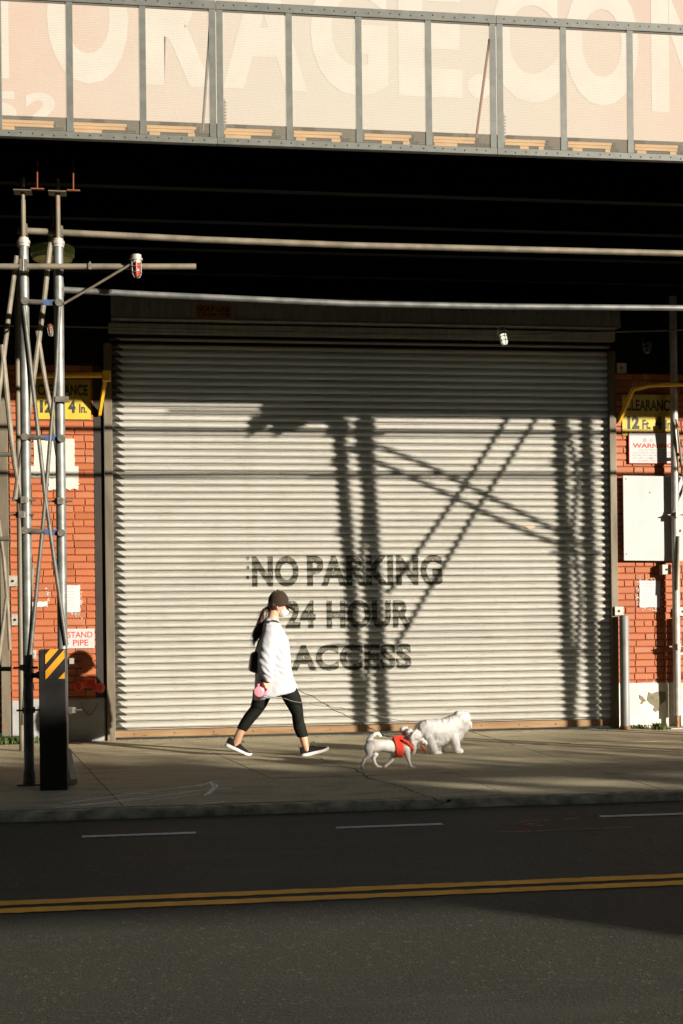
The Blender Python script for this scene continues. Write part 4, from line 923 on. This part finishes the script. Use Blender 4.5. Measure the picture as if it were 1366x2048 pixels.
# mask and glasses
bm = BM(); ell(bm, z(708, 312), (.050, .058, .046)); ell(bm, z(744, 305), (.026, .028, .032)); fa, fb = z(662, 290), z(700, 372); d_ = (fb-fa); nb = Vector((d_.z, 0, -d_.x)).normalized(); nb = nb if nb.x < 0 else -nb
ta, tb = z(700, 268), z(757, 280); d_ = tb-ta; nt_ = Vector((-d_.z, 0, d_.x)).normalized(); nt_ = nt_ if nt_.z > 0 else -nt_
mk = fuse('mask', bm, m_mask, pr_, .004, 2, lambda c: .0012*math.sin(c.z*420), cut=[(fa, nb), (ta, nt_)])
bm = BM()
for s_ in (.074, -.074): tube(bm, [z(690, 285, s_*.72), z(668, 270, s_), z(656, 250, s_*1.02)], .0016, 6); tube(bm, [z(690, 345, s_*.6), z(668, 300, s_*.92), z(656, 268, s_*1.02)], .0016, 6)
part('ear_loop', bm, m_mask, mk)
bm = BM()
for s_ in (.034, -.034): ell(bm, z(757, 262, s_), (.008, .026, .020))
for s_ in (.072, -.072): tube(bm, [z(755, 252, s_*.8), z(700, 244, s_*1.02), z(655, 242, s_)], .0028, 6)
part('glasses', bm, m_glass, pr_, smooth=True)
# ---- shoes
def shoe(heel, toe, d, lab):
    h = z(*heel, d); t_ = z(*toe, d); ax = (t_-h); L = ax.length; ax.normalize(); up = Vector((-ax.z, 0, ax.x)); B = lambda u, v, w=0: h+ax*(u*L)+up*v+Vector((0, w, 0))
    bm = BM(); n = 20; R = []
    secs = [(0, .016, .004), (.04, .030, 0), (.15, .036, 0), (.35, .035, 0), (.6, .042, 0), (.78, .045, 0), (.92, .034, .005), (1, .012, .014)]
    low = []
    for u, w, lift in secs: low.append((B(u, lift+0, 0), w, lift))
    rings_ = []
    for (u, w, lift) in secs:
        th = .024+.010*(1-u)*(u > .02); r = [bm.verts.new(B(u, lift+v, s_*w*q)) for v, s_, q in ((0, -1, .9), (th*.5, -1, 1.04), (th, -1, .98), (th, 1, .98), (th*.5, 1, 1.04), (0, 1, .9))]; rings_.append(r)
    for a, b in zip(rings_, rings_[1:]):
        for k in range(6): bm.faces.new((a[k], a[(k+1) % 6], b[(k+1) % 6], b[k]))
    bm.faces.new(rings_[0][::-1]); bm.faces.new(rings_[-1]); bmesh.ops.subdivide_edges(bm, edges=bm.edges[:], cuts=1, smooth=1.0)
    sh = None
    b2 = BM(); prof_ = [(.01, .085, .024), (.08, .098, .031), (.18, .090, .034), (.30, .084, .034), (.42, .086, .034), (.52, .074, .036), (.64, .060, .039), (.78, .048, .040), (.90, .038, .030), (.975, .030, .014)]
    RR = []
    for u, hh, w in prof_:
        r = []
        for k in range(16):
            t = math.pi*k/15; r.append(b2.verts.new(B(u, .022+(hh-.022)*math.sin(t)**.8, w*math.cos(t))))
        RR.append(r)
    for a, b in zip(RR, RR[1:]):
        for k in range(15): b2.faces.new((a[k], a[k+1], b[k+1], b[k]))
        b2.faces.new((a[15], a[0], b[0], b[15]))
    b2.faces.new(RR[0][::-1]); b2.faces.new(RR[-1])
    sh = fuse('shoe', b2, m_shoe, pr_, .0035, 2, lambda c: .0008*math.sin(c.x*300)); part('sole', bm, m_sole, sh, smooth=True)
    bm = BM()
    for u, hh in ((.40, .088), (.46, .082), (.52, .076), (.58, .068)): tube(bm, [B(u, hh-.012, -.026), B(u+.01, hh+.002, 0), B(u, hh-.012, .026)], .0022, 6)
    c = B(.42, .092)
    for s_ in (-1, 1): tube(bm, [c, c+ax*.018+up*.022+Vector((0, s_*.012, 0)), c+ax*.040+up*.020+Vector((0, s_*.02, 0)), c+ax*.034+up*.002+Vector((0, s_*.02, 0)), c], .0020, 6)
    tube(bm, [c, c+up*.026-ax*.004], .002, 6); tube(bm, [B(.01, .085), B(-.015, .10), B(.03, .108)], .003, 6); part('laces', bm, m_shoe, sh)
shoe((148, 1628), (404, 1738), DF, ''); shoe((880, 1722), (1150, 1650), DN, '')
# ---- things she carries
bm = BM(); c = z(412, 800, .02); 
ringloft(bm, [(z(405, 712, 0), z(452, 690, 0), .045), (z(392, 735, 0), z(470, 715, 0), .085), (z(382, 800, 0), z(475, 800, 0), .10), (z(376, 870, 0), z(475, 890, 0), .10), (z(382, 888, 0), z(470, 918, 0), .085)], 24, True, 3.2)
hb = thing('shoulder_bag', 'small black shoulder bag hanging behind the woman', 'bag', z(420, 900)); part('bag_body', bm, m_bag, hb, smooth=True)
bm = BM(); tube(bm, [z(440, 700, .03), z(462, 610, .10), z(500, 500, .16), z(545, 425, .165), z(590, 392, .135), z(640, 400, .10), z(665, 425, .07)], .0075, 8); part('strap', bm, m_bag, hb, smooth=True)
bm = BM(); tube(bm, [z(398, 760, .095), z(398, 720, .07), z(425, 705, .06)], .005, 8); part('buckle', bm, m_clamp, hb)
dsc = z(460, 1076, .215); rl = thing('retractable_leash', 'round pink retractable dog leash in the hand of the woman', 'leash', dsc)
bm = BM(); lathe(bm, dsc+Vector((0, .018, 0)), (0, -1, 0), [(0, .040), (.004, .047), (.032, .047), (.036, .040), (.038, .024), (.040, .022)], 28); part('case', bm, m_pink, rl, smooth='auto')
bm = BM(); hp = [z(442, 1042, .213), z(455, 1000, .213), z(470, 974, .213), z(492, 972, .210), z(512, 990, .205), z(530, 1030, .205), z(543, 1062, .21), z(520, 1090, .213), z(492, 1108, .213)]; tube(bm, hp, [.013, .012, .010, .009, .009, .010, .012, .013, .014], 10); part('handle', bm, m_pink, rl, smooth=True)
bm = BM(); tube(bm, [z(455, 1000, .2135), z(468, 975, .2135), z(488, 970, .211)], .0125, 10); lathe(bm, z(543, 1068, .21), (1, 0, 0), [(0, .006), (.012, .005)], 8); part('grip_band', bm, m_black, rl)
a1 = Zoom(580, 1380, 3.415, 2.1)
def sag(pts, n=10):
    out = []
    for a, b in zip(pts, pts[1:]):
        for i in range(n): out.append(a.lerp(b, i/n)+Vector((0, 0, -.012*math.sin(math.pi*i/n))))
    return out+[pts[-1]]
def sd(x, y, p): q = W(580+x/3.415, 1380+y/3.415, p); return q
bm = BM(); tube(bm, sag([z(500, 1106, .215), z(700, 1138, .26), z(900, 1180, .22), z(1150, 1222, .12)])+sag([W(655, 1410, 2.09), sd(350, 120, 2.1), sd(600, 175, 2.12), sd(850, 216, 2.12)]), .0032, 6); part('cord', bm, m_lead, rl)
bm = BM(); tube(bm, sag([z(832, 1000, -.125), z(852, 1058, -.12), z(1000, 1130, 0), z(1150, 1218, .1)], 6)+sag([sd(250, 103, 2.3), sd(360, 160, 2.5), sd(470, 205, 2.8), sd(590, 280, 3.1), sd(690, 322, 3.25)], 6), .0030, 6)
single('dog_lead', bm, m_blackcord, 'thin black lead running from the far hand of the woman to the red harness', 'lead')
# ---- dogs
def furmat(name, c, c2):
    t = NT(name); k = t.mix(t.noise(22, 4), c, c2); t.color(k); t.set(.8, 0, .2); tr = t.n('ShaderNodeBsdfTranslucent'); t.l(k, tr.inputs[0]); mx = t.n('ShaderNodeMixShader'); mx.inputs[0].default_value = .15
    t.l(t.b.outputs[0], mx.inputs[1]); t.l(tr.outputs[0], mx.inputs[2]); t.l(mx.outputs[0], t.t.nodes['Material Output'].inputs[0]); return t.m
m_fur = furmat('white_fur', (.90, .89, .86), (.86, .84, .80)); m_fur2 = furmat('cream_fur', (.84, .82, .79), (.78, .73, .67)); m_nose = worn('black_nose', (.02, .015, .015), (.03, .02, .02), 20, .3); m_pinkskin = worn('pink_ear', (.60, .33, .25), (.5, .28, .2), 20, .6)
def fur(name, body, mat, parent, n, L, w, flow, seed, lenf=None):
    me = body.data; r = random.Random(seed); off = root_of(parent).location; polys = me.polygons; areas = [p.area for p in polys]; tot = sum(areas); bm = BM(); import bisect as bs
    cum = []; s = 0; nr = []
    for a in areas: s += a; cum.append(s)
    for i in range(n):
        p = polys[min(bs.bisect(cum, r.random()*tot), len(polys)-1)]; c = p.center+off; nrm = p.normal; 
        l = L*r.uniform(.5, 1.2)*(lenf(c) if lenf else 1)
        if l < .002: continue
        cl = Vector((noise.noise(c*26), noise.noise(c*26+Vector((5, 0, 0))), noise.noise(c*26+Vector((0, 7, 0)))))
        d = (nrm*.55+Vector(flow)*.7+cl*.55+Vector((r.gauss(0, .22), r.gauss(0, .22), r.gauss(0, .22)))).normalized()
        s_ = d.cross(nrm+Vector((r.gauss(0, .5), r.gauss(0, .5), r.gauss(0, .5)))).normalized()*w; p0 = c-nrm*.003; p1 = p0+d*l*.55; p2 = p0+(d+Vector((0, 0, -.25))).normalized()*l
        if s_.cross(d).dot(nrm) < 0: s_ = -s_
        v = [bm.verts.new(q) for q in (p0-s_, p0+s_, p1+s_*.7, p1-s_*.7, p2)]; bm.faces.new(v[:4]); bm.faces.new((v[3], v[2], v[4])); nr += [nrm.copy()]*5
    me2 = bpy.data.meshes.new(name); bm.to_mesh(me2); bm.free(); me2.transform(Matrix.Translation(-off)); me2.materials.append(mat)
    for f_ in me2.polygons: f_.use_smooth = True
    me2.normals_split_custom_set_from_vertices([tuple(q) for q in nr]); o = bpy.data.objects.new(name, me2); COL.objects.link(o); o.parent = parent; return o
# big fluffy dog
b = Zoom(580, 1380, 3.415, 2.10)
bd = thing('dog', 'large fluffy white dog walking ahead along the shutter', 'dog', b(1050, 440)); bm = BM()
ringloft(bm, [(b(866, 250), b(872, 320), .045), (b(878, 222), b(890, 350), .085), (b(925, 200), b(930, 372), .105), (b(990, 199), b(990, 378), .11), (b(1050, 192), b(1055, 374), .11), (b(1100, 172), b(1112, 358), .10), (b(1135, 158), b(1145, 335), .09), (b(1165, 152), b(1172, 305), .075)])
ell(bm, b(1168, 205), (.086, .078, .084)); ell(bm, b(1130, 290), (.085, .08, .09)); ell(bm, b(1180, 258), (.055, .06, .06)); chain(bm, [(b(1190, 225), .052), (b(1218, 240), .040)]); ell(bm, b(1196, 172), (.045, .05, .03)); ell(bm, b(980, 345), (.13, .10, .055)); ell(bm, b(1150, 168), (.045, .05, .035))
for s_ in (.062, -.062): ell(bm, b(1160, 222, s_), (.030, .016, .055))
for pts in ([(930, 310, .06), (962, 372, .065), (972, 405, .065), (985, 430, .065), (1012, 434, .065)], [(955, 330, -.06), (1002, 375, -.06), (1030, 402, -.06), (1040, 425, -.06)],
            [(1105, 310, .05), (1122, 362, .055), (1128, 395, .055), (1136, 411, .055), (1156, 415, .055)], [(1085, 320, -.05), (1050, 368, -.05), (1022, 405, -.05), (1028, 430, -.05)]):
    chain(bm, [(b(x, y, d), r) for (x, y, d), r in zip(pts, (.055, .042, .035, .032, .029))])
ell(bm, b(872, 262), (.03, .05, .035))
bb_ = fuse('body', bm, m_fur, bd, .006, 4, lambda c: .0035*noise.noise(Vector((c.x*40, c.y*40, c.z*18)))); fur('fur', bb_, m_fur, bd, 5000, .030, .0014, (-.25, 0, -.75), 5)
bm = BM(); ell(bm, b(1243, 238), (.010, .012, .009)); part('nose', bm, m_nose, bd, smooth=True)
bm = BM()
for s_ in (.03, -.03): ell(bm, b(1208, 208, s_+.018*(1 if s_ > 0 else -1)), (.007, .007, .007))
part('eye', bm, m_nose, bd, smooth=True)
# small dog
s = Zoom(580, 1380, 3.415, 3.22)
sdg = thing('dog', 'small white dog in a red harness trotting behind the large dog', 'dog', s(680, 535)); bm = BM()
ringloft(bm, [(s(517, 360), s(518, 398), .030), (s(532, 340), s(530, 425), .058), (s(570, 334), s(572, 428), .064), (s(620, 338), s(622, 418), .062), (s(680, 338), s(682, 430), .066), (s(730, 336), s(735, 448), .070), (s(775, 332), s(782, 445), .066), (s(808, 318), s(818, 415), .052), (s(825, 290), s(855, 385), .042), (s(838, 275), s(880, 350), .036)])
ell(bm, s(855, 312), (.058, .052, .054)); ell(bm, s(815, 290), (.036, .04, .034)); chain(bm, [(s(885, 335), .030), (s(926, 362), .018)])
chain(bm, [(s(850, 395), .022), (s(843, 425), .018), (s(838, 440), .012)])
for pts in ([(530, 392, .05), (535, 440, .055), (500, 470, .055), (488, 505, .055), (482, 530, .055), (490, 536, .055)], [(560, 400, -.04), (590, 440, -.045), (576, 472, -.045), (588, 508, -.045), (605, 526, -.045), (628, 532, -.045)],
            [(725, 420, -.035), (712, 455, -.04), (700, 485, -.04), (672, 508, -.04), (655, 525, -.04)], [(785, 395, .035), (795, 440, .042), (803, 475, .042), (815, 510, .042), (830, 526, .042), (862, 534, .042)]):
    chain(bm, [(s(x, y, d), r) for (x, y, d), r in zip(pts, (.044, .026, .0165, .0135, .013, .012))])
chain(bm, [(s(535, 350), .020), (s(552, 322), .020), (s(578, 300), .018), (s(600, 296), .016), (s(616, 312), .014)])
sb = fuse('body', bm, m_fur2, sdg, .0045, 4, lambda c: (.007*noise.noise(c*45) if c.x > s(790, 300).x and c.z > s(0, 410).z else .0015*noise.noise(c*40)))
x_h = s(770, 300).x; tl = s(560, 330)
fur('fur', sb, m_fur2, sdg, 5000, .015, .0011, (-.4, 0, -.4), 8, lambda c: 1.9 if c.x > x_h and c.z > s(0, 400).z else (1.7 if c.x < tl.x+.04 and c.z > tl.z else (.45 if c.z < s(0, 440).z else .6)))
bm = BM()
for pts, d_ in (([(838, 292), (822, 320), (826, 355), (838, 372)], .050), ([(800, 262), (775, 268), (790, 300), (822, 300)], -.035)):
    chain(bm, [(s(*q, d_), r) for q, r in zip(pts, (.016, .020, .018, .010))])
er = fuse('ear', bm, m_fur2, sdg, .004, 2); fur('ear_fur', er, m_fur2, er, 1500, .024, .0012, (-.2, 0, -.8), 9)
bm = BM(); ell(bm, s(938, 364), (.008, .010, .008)); part('nose', bm, m_nose, sdg, smooth=True)
bm = BM(); ell(bm, s(898, 322, .034), (.006, .006, .006)); ell(bm, s(898, 322, -.034), (.006, .006, .006)); part('eye', bm, m_nose, sdg, smooth=True)
m_harn = cloth('red_webbing', (.72, .06, .03), (.62, .05, .025), 40, .7, .3, .1)
bm = BM(); ringloft(bm, [(s(702, 322), s(722, 458), .076), (s(735, 322), s(752, 462), .080), (s(764, 322), s(770, 460), .078)], 28)
tube(bm, [s(760, 336, .070), s(790, 352, .078), s(815, 380, .066), s(830, 402, .045), s(836, 412, 0)], .013, 10); tube(bm, [s(700, 330, .0), s(740, 318, .0), s(790, 322, .0)], .014, 8)
hn = fuse('harness', bm, m_harn, sdg, .004, 2)
bm = BM(); tube(bm, [s(888, 376, .04), s(902, 400, .045), s(918, 424, .04)], [.010, .009, .007], 8); part('tag_strap', bm, m_harn, sdg)
bm = BM(); lathe(bm, s(700, 322), (0, -1, 0), [(-.005, .008), (.005, .008)], 10); part('lead_ring', bm, m_clamp, hn)
# ================================================================= ACROSS THE STREET (unseen blockers added to shape sun and sky light)
gy = -22.0
t = thing('sun_blocker', 'unseen slotted wall added across the street to shape the sunlight', 'building', (14, gy, 0))  # added occluder; its slots shape the sun patches on pavement and road
m_pc = worn('blocker_concrete', (.3, .29, .26), (.24, .23, .2), 2, .85)
def blocker_slab(x0, x1, z0, z1): bm = BM(); box(bm, (x0, gy-.3, z0), (x1, gy, z1)); part('blocker_slab', bm, m_pc, t)
SLABS = [(-4, 60, -.12, 3.05), (-4, 7.2, 3.05, 4.05), (12.6, 60, 3.05, 4.05), (-4, 60, 4.05, 5.13), (-4, 17.0, 5.13, 5.66), (17.0, 60, 5.38, 5.66), (-4, 17.2, 5.66, 5.93)]
for s in SLABS: blocker_slab(*s)
for k in range(13):
    if k == 2: continue
    bm = BM(); x = -4+k*5.2+(2.2 if k > 1 else 0); box(bm, (x, gy-.5, -.12), (x+.4, gy-.31, 5.66)); part('column', bm, m_pc, t)
def leafmass(name, x0, x1, z0, z1, y, n, s, label, seed):
    r = random.Random(seed); bm = BM()
    for i in range(n):
        c = Vector((r.uniform(x0, x1), y+r.uniform(-1, 1), r.uniform(z0, z1)))
        if noise.noise(c*1.1+Vector((seed, 0, 0))) < -.18: continue
        u = Vector((r.gauss(0, 1), r.gauss(0, 1), r.gauss(0, 1))).normalized(); x, y_ = frame_of(u); v = [bm.verts.new(c+s*q) for q in (x, y_*.6, -x, -y_*.6)]; bm.faces.new(v)
    return bm
t = thing('dapple_foliage', 'unseen foliage added to dapple the light through the slotted wall', 'tree', (17, -20, -.12))  # leaves added out of view to break up light from the slots
part('crown', leafmass('c', 6, 34, 4.9, 5.6, -20, 3000, .10, '', 2), m_leaf, t)
bm = BM(); tube(bm, [(17, -20, -.12), (17.1, -20, 3), (17, -20, 5)], [.2, .15, .08], 10)
for k in range(6): tube(bm, [(17.05, -20, 3+.2*k), (17+(-1)**k*(1+.5*k), -20+.2*k-.5, 5+.06*k)], [.06, .02], 6)
part('trunk', bm, m_darkwood, t)

m_dkb = worn('blocker_dark', (.05, .04, .03), (.035, .028, .022), 3, .9)
for x0, x1, y0, y1, z0, lab in ((-70, 8.5, -38, -22.55, -.12, 'tall unseen block added to cut sky light, left of the slotted wall'), (31, 90, -26, -22.55, -.12, 'tall unseen block added to cut sky light, right of the slotted wall'), (8.6, 13.0, -24.2, -22.4, 5.75, 'unseen block added above the slotted wall to cut sky light')):
    t = thing('sky_blocker', lab, 'building', ((x0+x1)/2, (y0+y1)/2, z0)); bm = BM(); box(bm, (x0, y0, z0), (x1, y1, 30)); part('wall', bm, m_dkb, t)  # masses added out of view to darken the ambient sky light
    x = x0+1.5
    while x < min(x1-1.5, 40):
        if x > -30:
            bm = BM()
            for fl in range(4): box(bm, (x, y1+.01, 7+fl*3.2), (x+1.2, y1+.05, 8.8+fl*3.2))
            part('window', bm, m_glass, t)
        x += 3
